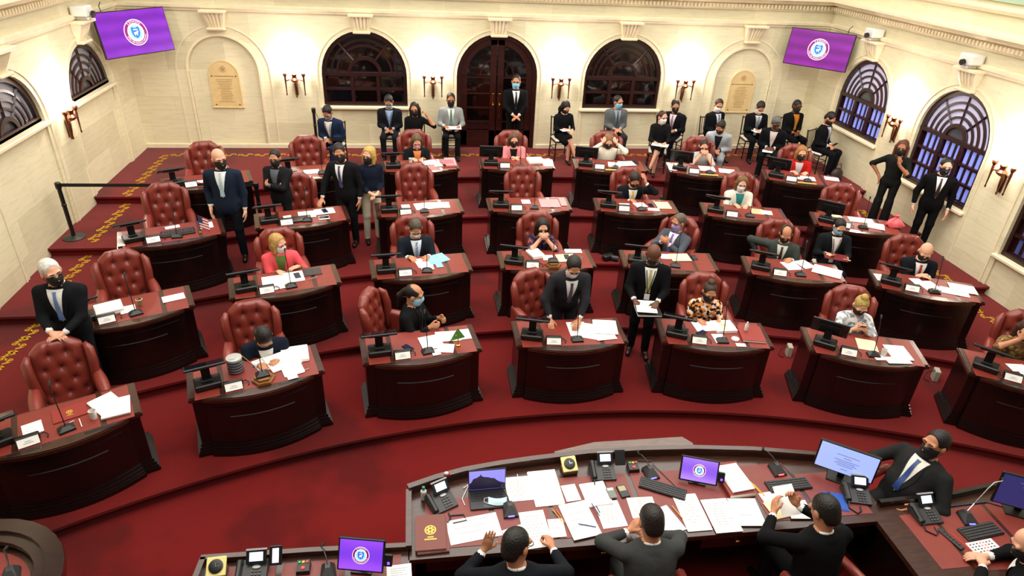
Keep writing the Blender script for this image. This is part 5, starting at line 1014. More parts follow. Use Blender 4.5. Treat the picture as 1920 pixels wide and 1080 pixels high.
for (x, y, z, rz, w, h, lab, mt) in ((-1.02, -.74, .69, 0, .34, .22, 'white papers on the lap of the man in light grey', PAPER), (1.40, -1.08, .75, .3, .2, .14, 'white pad on the knee of the woman writing', PAPER), (3.27, -1.95, .70, -.5, .34, .22, 'white papers on the knees of the woman in white mask', PAPER), (3.82, -.92, .70, -.9, .3, .2, 'dark notebook of the man turning aside', INKD), (5.97, -.97, .72, .1, .3, .2, 'white pad of the person writing in black', PAPER), (-3.40, -1.62, .70, -.25, .3, .2, 'black tablet on the lap of the man in blue', BLACK), (5.62, -2.12, .62, -.5, .2, .16, 'white sheet held by the grey-haired man', PAPER)):
    paper((x, y, z), rz, lab, w=w, h=h, t=.008, mat=mt, lines=0, name='lap_papers' if mt is PAPER else 'notebook', cat='paper' if mt is PAPER else 'notebook', group=None)
def handset(x, y, z, lab, rx=.9, rz=0.):
    o = thing('mobile_phone', lab, 'phone', (x, y, z), rz); o.rotation_euler = (rx, 0, rz); mb = MB(); mb.box((0, 0, 0), (.075, .009, .15), b=.004); link('case', mb.mesh('case', BLACK), o); mb = MB(); mb.box((0, .0052, 0), (.066, .001, .135)); link('screen', mb.mesh('screen', M('phone_screen_lit', '5A5A70', .2, emit=.15)), o)
handset(-2.37, -.86, .72, 'phone in the hands of the man by the dark window'); handset(7.28, -1.93, .72, 'phone in the hands of the man in the right corner'); handset(6.78, -4.46, LV[4]+1.42, 'phone raised by the woman in the black jumpsuit', .2, .7)
p_, a_ = seatpos(1, 6, .48); handset(p_[0], p_[1], LV[1]+.95, 'red phone held by the blonde woman in white', .9, -a_)
mb = MB(); mb.tube([(0, 0, -.09), (0, 0, .07), (0, 0, .09)], [.0045, .0045, .001], 6); p_, a_ = seatpos(1, 2, .28, -.01); q_ = tag(link('pencil', mb.mesh('pencil', M('pencil_yellow', 'D89A3A', .4)), None, (p_[0]-.07, p_[1], LV[1]+.95)), 'yellow pencil in the hand of the man bent over writing', 'pencil'); q_.rotation_euler = (.3, -.45, 0)
t = thing('shoulder_bag', 'dark bag on the floor beside the man in the right corner', 'bag', (7.3, -2.25, 0), .3); mb = MB(); mb.ring([[(q*.16*math.cos(a), q*.1*math.sin(a), z) for a in np.linspace(0, 2*PI, 13)[:-1]] for z, q in ((0, .9), (.05, 1.05), (.2, .95), (.28, .5))]); link('bag_body', mb.mesh('bag_body', M('bag_brown', '2A1A16', .5), .8), t); mb = MB(); mb.tube([(-.09, 0, .26), (-.06, 0, .38), (.06, 0, .38), (.09, 0, .26)], .008, 6); link('strap', mb.mesh('strap', BLACK), t)

# --- floor boxes and the camera on the carpet
for x, y, rz, w_ in ((3.46, -7.74, -.3, 'grey floor socket box beside the desk of the woman in white patterns'), (5.28, -8.46, -.45, 'grey floor socket box beside the desk at the right edge')):
    t = thing('socket_box', w_, 'socket box', (x, y, LV[1]), rz); mb = MB(); mb.box((0, 0, .085), (.07, .13, .17), b=.008); link('box', mb.mesh('box', M('socket_grey', 'A8A090', .6)), t); mb = MB(); mb.tube([(-.03, 0, .15), (-.12, -.02, .1), (-.15, -.06, .02), (-.08, -.1, .01)], .006, 5); link('cable', mb.mesh('cable', BLACK), t)
t = thing('photo_camera', 'black camera lying on the step beside the man leaning back', 'camera', (1.38, -5.20, LV[3]), .4); mb = MB(); mb.box((0, 0, .06), (.2, .12, .12), b=.03); link('camera_body', mb.mesh('camera_body', BLACK), t); mb = MB(); mb.tube([(.05, -.05, .06), (.12, -.14, .06)], .045, 10); link('lens', mb.mesh('lens', DGREY), t)
# ------------------------------------------------------------------ rostrum in the foreground
RZ = .10; FZ = -.63                                                # worktop height, clerks' floor
mb = MB(); mb.prism([(-4.2, -18), (-4.2, -11.2), (-2.05, -11.2), (-2.05, -10.6), (2.5, -10.6), (2.5, -11.1), (5.5, -11.1), (5.5, -18)], LV[0]-.02, FZ); struct('floor', mb.mesh('rostrum_floor', CARPET), 'raised red carpeted floor under the clerks')
REAR = [(-1.99, -10.56), (-1.72, -10.46), (-1.46, -10.39), (-1.1, -10.335), (-.77, -10.30), (-.22, -10.26), (.33, -10.26), (.89, -10.29), (1.5, -10.365), (2.08, -10.48), (2.42, -10.60)]
def rim(mb, pts, w, z0, z1):
    pts = np.array(pts, float); d = np.gradient(pts, axis=0); d /= np.linalg.norm(d, axis=1)[:, None]; nn = np.c_[-d[:, 1], d[:, 0]]; a = pts+nn*w/2; b = pts-nn*w/2
    mb.ring([[(*p, z0), (*q, z0), (*q, z1), (*p, z1)] for p, q in zip(a, b)])
t = thing('clerk_desk', 'long curved mahogany clerks desk covered with papers', 'desk', (0, 0, 0))
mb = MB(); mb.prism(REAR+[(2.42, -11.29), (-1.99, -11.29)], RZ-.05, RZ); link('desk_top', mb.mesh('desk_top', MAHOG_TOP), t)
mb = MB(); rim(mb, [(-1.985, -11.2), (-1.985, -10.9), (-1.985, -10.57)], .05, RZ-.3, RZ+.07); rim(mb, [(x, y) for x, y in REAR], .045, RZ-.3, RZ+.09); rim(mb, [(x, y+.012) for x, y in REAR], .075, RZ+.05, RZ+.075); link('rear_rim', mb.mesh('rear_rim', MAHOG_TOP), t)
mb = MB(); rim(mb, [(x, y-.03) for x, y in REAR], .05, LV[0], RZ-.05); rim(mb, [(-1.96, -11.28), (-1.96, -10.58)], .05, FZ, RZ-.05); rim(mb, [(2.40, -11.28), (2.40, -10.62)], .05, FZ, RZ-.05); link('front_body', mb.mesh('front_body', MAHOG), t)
xs = [(-1.84, -1.27), (-1.22, -.72), (-.68, .10), (.15, 1.22), (1.28, 1.74), (1.79, 2.30)]
for x0, x1 in xs: mb = MB(); yr = -10.66 if x0 < -1.5 or x1 > 2 else -10.50; mb.box(((x0+x1)/2, (yr-11.2)/2, RZ+.001), (x1-x0, yr+11.2, .006)); link('leather_pad', mb.mesh('leather_pad', PAD_D), t)
for x in (-1.5, -.3, .95, 1.9):
    d_ = MB(); d_.box((x, -11.26, RZ-.13), (.7, .03, .13), b=.006); d_o = link('drawer', d_.mesh('drawer', MAHOG_D), t); k_ = MB(); k_.ell((x, -11.285, RZ-.12), (.03, .014, .014), 8, 6); link('drawer_pull', k_.mesh('drawer_pull', BRASS, True), d_o)
mb = MB(); mb.prism([(-.52, -10.22), (-.50, -10.03), (-.05, -9.93), (.92, -9.93), (1.0, -10.03), (1.0, -10.22)], -.03, .0); t2 = thing('stenographer_shelf', 'grey-brown wooden shelf projecting beyond the clerks desk', 'shelf'); link('shelf_board', mb.mesh('shelf_board', wood('shelf_wood', '5A4438', .3, .4)), t2); mb = MB(); mb.prism([(-.48, -10.2), (-.46, -10.06), (.94, -9.98), (.96, -10.2)], LV[0], -.03); link('shelf_body', mb.mesh('shelf_body', MAHOG), t2)
# left and right wings
t = thing('clerk_desk', 'lower left clerks desk with the purple tablet and yellow clock', 'desk'); mb = MB(); mb.box((-2.82, -11.62, RZ-.025), (1.68, .9, .05)); link('desk_top', mb.mesh('desk_top', MAHOG_TOP), t)
mb = MB(); rim(mb, [(-3.68, -12.1), (-3.67, -11.6), (-3.64, -11.14)], .045, RZ-.3, RZ+.06); rim(mb, [(-3.66, -11.14), (-2.8, -11.15), (-1.98, -11.18)], .045, RZ-.3, RZ+.06); link('rear_rim', mb.mesh('rear_rim', MAHOG_TOP), t)
mb = MB(); rim(mb, [(-3.62, -11.18), (-2.0, -11.2)], .05, FZ, RZ-.05); rim(mb, [(-3.62, -12.05), (-3.62, -11.2)], .05, FZ, RZ-.05); link('front_body', mb.mesh('front_body', MAHOG), t)
for x0, x1 in ((-3.55, -3.05), (-3.0, -2.5), (-2.45, -2.05)): mb = MB(); mb.box(((x0+x1)/2, -11.6, RZ+.001), (x1-x0, .75, .006)); link('leather_pad', mb.mesh('leather_pad', PAD_D), t)
t = thing('clerk_desk', 'right clerks desk with red leather top and calendar', 'desk'); mb = MB(); mb.prism([(2.28, -11.27), (2.40, -11.12), (3.2, -11.10), (3.9, -11.0), (4.8, -10.9), (4.8, -12.0), (2.9, -11.98), (2.28, -12.6)], RZ-.048, RZ+.003); link('desk_top', mb.mesh('desk_top', MAHOG_TOP), t)
mb = MB(); rim(mb, [(2.40, -11.12), (3.2, -11.09), (3.9, -10.99), (4.8, -10.88)], .04, RZ-.3, RZ+.07); link('rear_rim', mb.mesh('rear_rim', MAHOG_D), t)
mb = MB(); rim(mb, [(2.46, -11.19), (3.2, -11.15), (4.8, -10.92)], .05, LV[0], RZ-.05); rim(mb, [(2.32, -12.55), (2.32, -11.33)], .05, FZ, RZ-.05); link('front_body', mb.mesh('front_body', MAHOG), t)
for poly in ([(2.53, -11.25), (2.83, -11.23), (2.80, -11.83), (2.53, -11.83)], [(2.87, -11.23), (3.42, -11.2), (3.40, -11.90), (2.84, -11.88)], [(3.46, -11.2), (4.2, -11.1), (4.2, -11.9), (3.44, -11.9)]): mb = MB(); mb.prism(poly, RZ, RZ+.005); link('leather_pad', mb.mesh('leather_pad', PAD), t)
# rounded corner desk at bottom left
t = thing('rounded_desk', 'rounded mahogany parapet desk in the lower left corner', 'desk'); cz = .36; c0 = np.array((-5.24, -11.52))
A = np.linspace(PI/2, -PI*.42, 16); ro = lambda r: [(c0[0]+r*math.cos(a), c0[1]+r*math.sin(a)) for a in A]
mb = MB(); rim(mb, [(-6.6, c0[1]+.62), (-5.9, c0[1]+.62)]+ro(.62), .20, cz-.05, cz); rim(mb, [(-6.6, c0[1]+.66), (-5.9, c0[1]+.66)]+ro(.66), .12, cz, cz+.03); link('parapet_top', mb.mesh('parapet_top', wood('parapet_mahogany', '2A1410', .22, .6), .5), t)
mb = MB(); rim(mb, [(-6.6, c0[1]+.63), (-5.9, c0[1]+.63)]+ro(.63), .08, LV[0], cz-.04); link('parapet_wall', mb.mesh('parapet_wall', MAHOG, .5), t)
mb = MB(); mb.prism([(-6.6, c0[1]+.55)]+ro(.56)+[(-5.1, -12.6), (-6.6, -12.6)], cz-.12, cz-.08); link('desk_top', mb.mesh('desk_top', MAHOG_TOP), t)
mb = MB(); mb.prism([(-6.6, c0[1]+.48)]+ro(.48)+[(-5.15, -12.5), (-6.6, -12.5)], cz-.08, cz-.072); link('leather_pad', mb.mesh('leather_pad', PAD), t)

def clear(z=0): return RZ+.005+z
def lit(h, e=1.0): return M('lit_%s_%s' % (h, e), h, .3, emit=e)
def dmic(x, y, rz, label, led='6A6AFF', z=None, long=False):
    t = thing('desk_microphone', label, 'microphone', (x, y, clear() if z is None else z), rz)
    mb = MB(); mb.ring([[(-.07, -.08, 0), (.07, -.08, 0), (.055, .08, 0), (-.055, .08, 0)], [(-.066, -.078, .02), (.066, -.078, .02), (.05, .075, .03), (-.05, .075, .03)], [(-.02, .0, .075), (.02, .0, .075), (.02, .05, .08), (-.02, .05, .08)]]); link('base', mb.mesh('base', DGREY), t)
    mb = MB(); mb.box((0, -.078, .022), (.06, .012, .014), b=.004); link('indicator', mb.mesh('indicator', lit(led, 2.0)), t)
    mb = MB(); pts = [(0, .03, .075), (-.01, .09, .10), (-.03, .16, .11), (-.05, .20, .10)] if not long else [(0, .03, .07), (.06, .06, .14), (.16, .10, .30), (.2, .11, .36), (.28, .12, .37)]; mb.tube(pts, .006, 6); link('gooseneck', mb.mesh('gooseneck', CHROME if long else BLACK), t)
    mb = MB(); e = np.array(pts[-1]); mb.tube([e, e+(.02, .03, .0)], [.009, .012], 8); link('mic_head', mb.mesh('mic_head', BLACK_M), t)
def deskphone(x, y, rz, label, side=False):
    t = thing('desk_phone', label, 'telephone', (x, y, clear()), rz)
    mb = MB(); mb.ring([[(-.11, -.1, 0), (.13, -.1, 0), (.13, .1, 0), (-.11, .1, 0)], [(-.11, -.1, .02), (.13, -.1, .02), (.13, .1, .075), (-.11, .1, .075)]]); link('body', mb.mesh('body', DGREY), t)
    R_ = rotm('X', .27); mb = MB(); mb.at((-.085, 0, .065), R_); mb.box((0, 0, 0), (.045, .2, .03), b=.012); mb.box((0, .075, -.012), (.055, .05, .035), b=.01); mb.box((0, -.075, -.012), (.055, .05, .035), b=.01); link('handset', mb.mesh('handset', BLACK), t)
    R2 = rotm('X', .8); mb = MB(); mb.at((.045, .085, .12), R2); mb.box((0, 0, 0), (.16, .11, .018), b=.005); h_ = link('display_hood', mb.mesh('display_hood', BLACK), t); mb = MB(); mb.at((.045, .085, .12), R2); mb.box((0, .003, .0095), (.105, .068, .002)); link('display', mb.mesh('display', lit('BFD4FF', 1.1)), h_); mb = MB(); mb.at((.045, .085, .12), R2); mb.box((0, .058, .002), (.16, .012, .02)); link('hood_edge', mb.mesh('hood_edge', M('silver_plastic', 'B8B8B8', .4)), h_)
    mb = MB()
    for i in range(4):
        for j in range(3): mb.box((.02+.028*j, -.075+.026*i, .032+.0072*i), (.018, .014, .006))
    k = link('keypad', mb.mesh('keypad', M('key_grey', '4A4A4C', .5)), t); k['kind'] = 'stuff'
    mb = MB(); mb.ell((.045, .035, .062), (.035, .018, .008), 12, 6); link('navigation_ring', mb.mesh('navigation_ring', M('silver_plastic', 'B8B8B8', .4), True), t)
    if side:
        mb = MB(); mb.at((.195, .085, .12), R2); mb.box((0, 0, 0), (.1, .15, .018), b=.005); s2 = link('key_module', mb.mesh('key_module', BLACK), t)
        if side == 'lit': mb = MB(); mb.at((.195, .085, .12), R2); mb.box((0, 0, .0095), (.05, .11, .002)); link('module_display', mb.mesh('module_display', lit('DDE4FF', 1.0)), s2)
    mb = MB(); mb.tube([(-.09, -.1, .03), (-.1, -.16, .008), (-.04, -.22, .008), (.0, -.19, .008), (.01, -.13, .008)], .007, 6); link('coiled_cord', mb.mesh('coiled_cord', BLACK), t)
def keyboard(x, y, rz, label, w=.44):
    t = thing('keyboard', label, 'keyboard', (x, y, clear()), rz); mb = MB(); mb.box((0, 0, .01), (w, .145, .018), b=.004); link('case', mb.mesh('case', BLACK), t); n = int(w/.024)
    for k in range(5): mb = MB(); [mb.box((-w/2+.022+(w-.044)*i/(n-1), .054-.027*k, .022), (.018, .02, .008), b=.003) for i in range(n)]; r_ = link('key_row', mb.mesh('key_row', M('key_top', '3C3C3E', .55)), t); r_['kind'] = 'stuff'
def wallclock(x, y, rz, label):
    t = thing('table_clock', label, 'clock', (x, y, clear()), rz); R_ = rotm('X', .5); mb = MB(); mb.box((0, 0, .02), (.15, .12, .04), b=.008); link('foot', mb.mesh('foot', M('clock_wood', '4A2A1A', .4)), t)
    mb = MB(); mb.at((0, .01, .085), R_); mb.box((0, 0, 0), (.15, .15, .02), b=.005); link('face_plate', mb.mesh('face_plate', M('clock_yellow', 'E0D488', .4)), t); mb = MB(); mb.at((0, .01, .085), R_); mb.lathe([(.055, .008), (.055, .02), (.04, .026), (.002, .022)], 20); link('dial', mb.mesh('dial', BLACK, .6), t); mb = MB(); mb.at((0, .01, .085), R_); mb.box((.012, .0, .027), (.03, .004, .002)); mb.box((0, .012, .027), (.004, .024, .002)); link('hands', mb.mesh('hands', CHROME), t)
def lightbox(x, y, rz, label):
    t = thing('signal_box', label, 'signal light', (x, y, clear()), rz); mb = MB(); mb.ring([[(-.055, -.05, 0), (.055, -.05, 0), (.055, .05, 0), (-.055, .05, 0)], [(-.05, -.045, .04), (.05, -.045, .04), (.05, .045, .065), (-.05, .045, .065)]]); link('box', mb.mesh('box', BLACK), t)
    for xx, c_, e in ((-.03, '3C9A3C', .4), (0, 'D8A020', .5), (.03, 'C03A20', .4)): mb = MB(); mb.box((xx, .025, .064), (.02, .02, .008), b=.003); link('lamp', mb.mesh('lamp', lit(c_, e)), t)
    mb = MB(); mb.ell((0, -.02, .052), (.016, .014, .008), 10, 6); link('red_button', mb.mesh('red_button', lit('FF3A30', 1.6), True), t)
def screen_dev(name, label, x, y, rz, w, h, zc, tilt, mat, base=True, seal=None, doc=None, sb=False):
    t = thing(name, label, 'monitor', (x, y, clear()), rz); R_ = rotm('X', tilt); mb = MB(); mb.at((0, 0, zc), R_); mb.box((0, .012, 0), (w, .028, h), b=.006); link('casing', mb.mesh('casing', BLACK), t)
    e = link('screen', None, t); e.location = (0, 0, zc); e.rotation_euler = (tilt, 0, 0); mb = MB(); mb.box((0, -.0045, 0), (w-.03, .003, h-.03)); me = mb.mesh('screen', mat); bpy.data.objects.remove(e); e = link('screen', me, t); e.location = (0, 0, zc); e.rotation_euler = (tilt, 0, 0)
    if seal: seal_parts(e, seal, -.0065)
    if doc:
        mb = MB()
        for dz, dw in doc: mb.box((0, -.0066, dz), (dw, .0006, .006))
        link('screen_text', mb.mesh('screen_text', M('screen_ink', '6A6AA8', .4, emit=.5)), e)
    if base: mb = MB(); mb.box((0, .03, .008), (w*.45, .17, .014), b=.004); mb.box((0, .045, zc/2), (.06, .025, zc)); link('stand', mb.mesh('stand', BLACK), t)
    if sb: mb = MB(); mb.at((0, 0, zc), R_); mb.box((w/2+.03, .02, -.03), (.07, .03, .1), b=.006); link('card_reader', mb.mesh('card_reader', BLACK), t); mb = MB(); mb.at((0, 0, zc), R_); mb.box((w/2+.035, .003, -.05), (.02, .004, .02)); link('reader_light', mb.mesh('reader_light', lit('7A40FF', 2)), t)
    return t
# main desk equipment
wallclock(-.44, -10.42, .1, 'yellow square table clock on the main clerks desk'); deskphone(-.13, -10.48, -.03, 'black desk phone with key module beside the yellow clock', True); deskphone(-1.70, -10.72, .45, 'black desk phone at the left end of the main desk'); deskphone(2.24, -10.99, -.25, 'black desk phone at the right end of the main desk')
lightbox(.2, -10.45, 0, 'signal box with red button on the main clerks desk'); dmic(.35, -10.53, .15, 'desk microphone beside the signal box with red button'); dmic(-1.08, -10.86, .05, 'desk microphone in front of the laptop'); dmic(1.64, -10.60, .1, 'desk microphone with red light above the keyboard', 'FF5A4A')
keyboard(.41, -10.73, -.5, 'black keyboard in front of the small purple tablet'); keyboard(1.66, -10.80, .05, 'black keyboard in front of the big white monitor')
screen_dev('desk_terminal', 'tablet with purple screen on the main clerks desk', .78, -10.66, -.35, .36, .24, .14, -.55, purple('tablet_violet', ('8A5AE0', 'B58AF0'), .95), seal=.06, sb=True)
screen_dev('computer_monitor', 'large monitor with pale blue document on screen', 2.21, -10.78, -.63, .54, .32, .25, -.05, lit('9DB2F0', .68), doc=((.06, .2), (.03, .07), (.0, .22), (-.02, .16), (-.04, .2), (-.06, .14), (-.1, .06)))
mb = MB(); mb.box((0, 0, 0), (.08, .05, .1), b=.01); tag(link('camera_module', mb.mesh('camera_module', BLACK), None, (2.36, -10.60, RZ+.14), -.6), 'small black camera behind the big white monitor', 'camera')
t = thing('laptop', 'open laptop showing a night-blue landscape', 'laptop', (-1.26, -10.70, clear()), .02); mb = MB(); mb.box((0, 0, .009), (.35, .24, .016), b=.004); link('base', mb.mesh('base', DGREY), t)
for k in range(5): mb = MB(); [mb.box((-.155+.0223*i, .085-.026*k, .0185), (.018, .02, .004)) for i in range(15)]; r_ = link('key_row', mb.mesh('key_row', BLACK), t); r_['kind'] = 'stuff'
mb = MB(); mb.box((0, -.08, .0176), (.11, .06, .001)); link('touchpad', mb.mesh('touchpad', M('touchpad', '3A3A3C', .3)), t)
R_ = rotm('X', -.16); mb = MB(); mb.at((0, .12, .13), R_); mb.box((0, 0, 0), (.35, .012, .23), b=.003); l_ = link('lid', mb.mesh('lid', BLACK), t)
mb = MB(); mb.at((0, .12, .13), R_); mb.box((0, -.0072, .0), (.335, .001, .205)); link('screen', mb.mesh('screen', lit('7C78D8', .95)), l_)
mb = MB(); mb.at((0, .12, .13), R_); mb.add([(x, -.0082, z) for x, z in ((-.167, -.1), (.167, -.1), (.167, -.045), (.12, -.03), (.09, -.01), (.07, .012), (.03, .02), (.01, .03), (-.03, .035), (-.055, .05), (-.06, .072), (-.068, .05), (-.1, .03), (-.13, .02), (-.15, -.02), (-.167, -.03))], [tuple(range(16))]); link('screen_picture', mb.mesh('screen_picture', M('screen_hill', '1E1830', .4, emit=.6)), l_)
t = thing('face_mask', 'pale blue surgical mask lying on the laptop', 'mask', (-1.18, -10.745, clear(.022)), -.1); mb = MB(); mb.grid(lambda u, v: ((u-.5)*.17, (v-.5)*.085-.02*math.sin(PI*u), .004+.03*math.sin(PI*u)*math.sin(PI*v)), 10, 6); link('pleated_cloth', mb.mesh('pleated_cloth', M('surgical_blue', 'BFDCE6', .8), True), t)
mb = MB(); [mb.tube([(s_*.085, .03, .006), (s_*.12, .02, .008), (s_*.125, -.02, .006), (s_*.085, -.04, .006)], .0022, 5) for s_ in (-1, 1)]; link('ear_loops', mb.mesh('ear_loops', PAPER), t)
folder((-1.80, -11.05, clear(.02)), .0, 'maroon folder with gold emblem topping the pile at left', .26, .37, .016, M('maroon_cover', '6E3228', .5), .05); folder((-1.785, -11.06, clear()), .03, 'maroon folder under the gold emblem folder', .27, .38, .018, M('maroon_cover', '6E3228', .5))
folder((1.13, -10.70, clear()), .05, 'dark red binder under the white report', .27, .42, .05, M('binder_red', '7A2018', .5), None, 'ring_binder')
P_ = lambda x, y, rz, lab, w=.24, h=.33, t=.003, z=0., mat=None, n=9: paper((x, y, clear(z)), rz, lab, w=w, h=h, t=t, mat=mat, lines=n, group='papers on the main clerks desk')
P_(-.96, -10.60, .02, 'white sheet right of the laptop', .24, .3); P_(-.71, -10.62, .04, 'tall white sheet below the yellow clock', .27, .43, .012, n=0); P_(-.48, -10.70, .1, 'cream slip with yellow mark below the clock', .14, .2, .003, .004, PAPER, 2); P_(-.25, -10.74, .1, 'white pages under the thin cable', .24, .28, .014, n=0)
P_(-.47, -11.02, .16, 'white sheet with a blue pen lying on it', .26, .40, .012, .004, n=4); P_(-.17, -10.98, .06, 'white sheet between the seated clerks', .23, .30); P_(-.88, -11.08, .06, 'white sheet under the hand of the clerk with glasses', .23, .40, .003, .002); P_(-.69, -11.09, .0, 'small white sheet with seal', .14, .2, .003, .005, n=2); P_(-1.42, -11.02, .14, 'wide white sheet beside the maroon folder', .46, .26, .003, n=3); P_(-1.0, -11.14, .3, 'white sheet under the sleeve of the clerk with glasses', .3, .24, .002, 0, n=0)
P_(.15, -10.93, -.03, 'white sheet left of the centre clerk', .25, .24); P_(.59, -11.03, .0, 'white sheet right of the centre clerk', .23, .42, .006); P_(.85, -11.09, .0, 'white sheet in the middle of the wide spread', .25, .38, .004, .005); P_(1.10, -11.08, -.1, 'white sheet at the right of the wide spread', .26, .32, .004, .009, n=3); P_(1.13, -10.71, .12, 'thick white report on the dark red binder', .22, .34, .02, .055, n=3); P_(.32, -11.1, .3, 'white sheet under the arm of the centre clerk', .22, .3, .003, n=0)
P_(1.45, -11.07, .15, 'pale yellow pad before the right clerk', .26, .2, .01, mat=PAPER_Y, n=0); P_(1.60, -11.10, -.1, 'white sheet over the yellow pad', .22, .22, .003, .012, n=2); P_(1.42, -10.92, .1, 'white note above the yellow pad', .2, .12, .003, n=0)
t = thing('mouse_pad', 'bright blue mouse pad', 'mouse pad', (2.02, -11.03, clear()), -.3); mb = MB(); mb.box((0, 0, .002), (.20, .22, .004), b=.0015); link('pad', mb.mesh('pad', M('pad_blue', '1F4FA8', .6)), t); mb = MB(); mb.box((0, -.095, .0045), (.18, .012, .001)); link('wrist_edge', mb.mesh('wrist_edge', M('pad_blue_dark', '163A80', .6)), t)
t = thing('computer_mouse', 'black computer mouse on the blue pad', 'mouse', (1.98, -10.98, clear(.004)), -.3); mb = MB(); mb.ell((0, 0, .008), (.03, .052, .024), 12, 8); link('shell', mb.mesh('shell', BLACK, True), t); mb = MB(); mb.tube([(0, .02, .032), (0, .035, .029)], .005, 6); link('wheel', mb.mesh('wheel', DGREY), t)
t = thing('gel_bottle', 'small clear gel bottle with teal cap', 'bottle', (-1.85, -10.64, clear())); mb = MB(); mb.lathe([(.026, 0), (.028, .01), (.028, .1), (.012, .12)], 14); link('bottle', mb.mesh('bottle', GLASSC, .6), t); mb = MB(); mb.lathe([(.014, .118), (.014, .15), (.006, .155)], 10); link('cap', mb.mesh('cap', M('teal_cap', '2E8A86', .4)), t)
t = thing('small_figure', 'small red and white ornament on the desk rim', 'ornament', (-1.63, -10.47, RZ+.09)); mb = MB(); mb.ell((0, 0, .03), (.03, .02, .03), 10, 6); link('red_body', mb.mesh('red_body', M('ornament_red', 'C02A24', .5), True), t); mb = MB(); mb.ell((-.005, -.012, .055), (.022, .018, .02), 10, 6); link('white_head', mb.mesh('white_head', WHITEP, True), t)
t = thing('calculator', 'grey pocket calculator beside the phone', 'calculator', (-.10, -10.75, clear(.015)), .1); mb = MB(); mb.box((0, 0, .006), (.075, .13, .012), b=.004); link('case', mb.mesh('case', M('calc_grey', '6E7470', .5)), t); mb = MB(); mb.box((0, .04, .0128), (.06, .03, .001)); link('display', mb.mesh('display', M('lcd', 'C4CCC0', .4)), t)
t = thing('card_wallet', 'black wallet lying beside the calculator', 'wallet', (.02, -10.73, clear()), .12); mb = MB(); mb.box((0, 0, .008), (.09, .15, .016), b=.005); link('cover', mb.mesh('cover', BLACK), t); mb = MB(); mb.box((0, .03, .0165), (.07, .06, .002)); link('card', mb.mesh('card', M('card_olive', '9A9A74', .5)), t)
for i, (x, y, rz, c_, lab) in enumerate(((-.42, -11.1, 1.25, '2A4A8A', 'blue pen on the white sheet'), (-.66, -10.95, .4, 'D89A3A', 'yellow pencil left of the sheet with the blue pen'), (-.63, -10.97, .3, 'C87A2A', 'orange pencil left of the sheet with the blue pen'), (-.30, -10.93, .25, '3A3A7A', 'dark blue pen above the small gap'), (1.32, -10.80, .2, 'E0B04A', 'yellow pencil right of the dark red binder'), (1.34, -10.83, .28, 'D8A03A', 'second yellow pencil right of the binder'), (.45, -11.02, .3, 'E0A84A', 'yellow pencil left of the wide paper spread'), (-.28, -10.88, .2, '202024', 'black pen under the thin cable'))):
    mb = MB(); mb.tube([(0, -.08, .005), (0, .07, .005), (0, .085, .005)], [.0045, .0045, .001], 6); tag(link('pencil' if 'pencil' in lab else 'pen', mb.mesh('pen', pen(c_)), None, (x, y, clear(.018 if i in (0, 3) else .004)), rz), lab, 'pencil' if 'pencil' in lab else 'pen')
def cable(pts, lab, r=.004, mat=BLACK): mb = MB(); mb.tube(pts, r, 5); tag(link('cable', mb.mesh('cable', mat)), lab, 'cable', 'loose cables on the rostrum')
z = clear(.006)
cable([(.42, -10.4, z), (.50, -10.6, z), (.56, -10.74, z)], 'thin dark cable running behind the purple tablet'); cable([(1.72, -10.5, z), (1.78, -10.7, z), (1.80, -10.84, z)], 'thin dark cable beside the red-lit microphone'); cable([(.2, -10.38, z), (.3, -10.34, z), (.42, -10.36, z)], 'thin cable behind the signal box'); cable([(-.95, -10.42, z), (-.95, -10.6, z+.02), (-.98, -10.75, z+.01)], 'white cable right of the laptop', .004, WHITEP); cable([(-1.48, -10.55, z), (-1.42, -10.5, z), (-1.5, -10.68, z), (-1.48, -10.76, z)], 'white earphone cord beside the left phone', .004, WHITEP); cable([(-1.62, -10.86, z), (-1.5, -10.86, z), (-1.48, -10.93, z), (-1.6, -10.95, z)], 'black looped cord above the maroon folder', .007)
# left wing equipment
wallclock(-3.50, -11.28, .05, 'yellow square table clock on the lower left desk'); deskphone(-3.24, -11.32, 0, 'black desk phone with two lit displays on the lower left desk', 'lit'); lightbox(-2.83, -11.30, 0, 'signal box with red button on the lower left desk'); dmic(-2.63, -11.36, .1, 'desk microphone beside the lower left purple tablet')
screen_dev('desk_terminal', 'tablet with purple screen on the lower left desk', -2.36, -11.34, -.2, .38, .27, .17, -.5, purple('tablet_purple', ('7A3ADC', 'A050F0'), .95), seal=.07, sb=True)
P_(-2.06, -11.46, .05, 'white sheet at the inner corner of the lower left desk', .2, .26); paper((-2.78, -11.62, clear()), .1, 'white sheet on the lower left desk by the signal box', w=.26, h=.2, group=None)
# right wing equipment
deskphone(2.76, -11.28, .02, 'black desk phone on the right clerks desk'); dmic(3.15, -11.35, -.1, 'desk microphone with long chrome neck on the right desk', long=True); keyboard(3.17, -11.50, .12, 'black keyboard on the right clerks desk', .40)
t = thing('remote_control', 'black remote control on the right desk', 'remote', (2.83, -11.55, clear()), .25); mb = MB(); mb.box((0, 0, .01), (.05, .24, .018), b=.006); link('case', mb.mesh('case', DGREY), t); mb = MB(); [mb.box((0, -.08+.03*i, .0195), (.025, .012, .002)) for i in range(6)]; k = link('buttons', mb.mesh('buttons', BLACK), t); k['kind'] = 'stuff'
mb = MB(); mb.tube([(0, -.1, .004), (0, .1, .004)], .004, 6); tag(link('pen', mb.mesh('pen', pen('D84030')), None, (2.90, -11.58, clear()), .25), 'red pen beside the remote control', 'pen')
t = thing('calendar_card', 'small printed calendar with rows of dark and red days', 'calendar', (3.08, -11.67, clear()), .1); mb = MB(); mb.box((0, 0, .002), (.28, .16, .004)); link('card', mb.mesh('card', PAPER), t); mb = MB(); mr = MB()
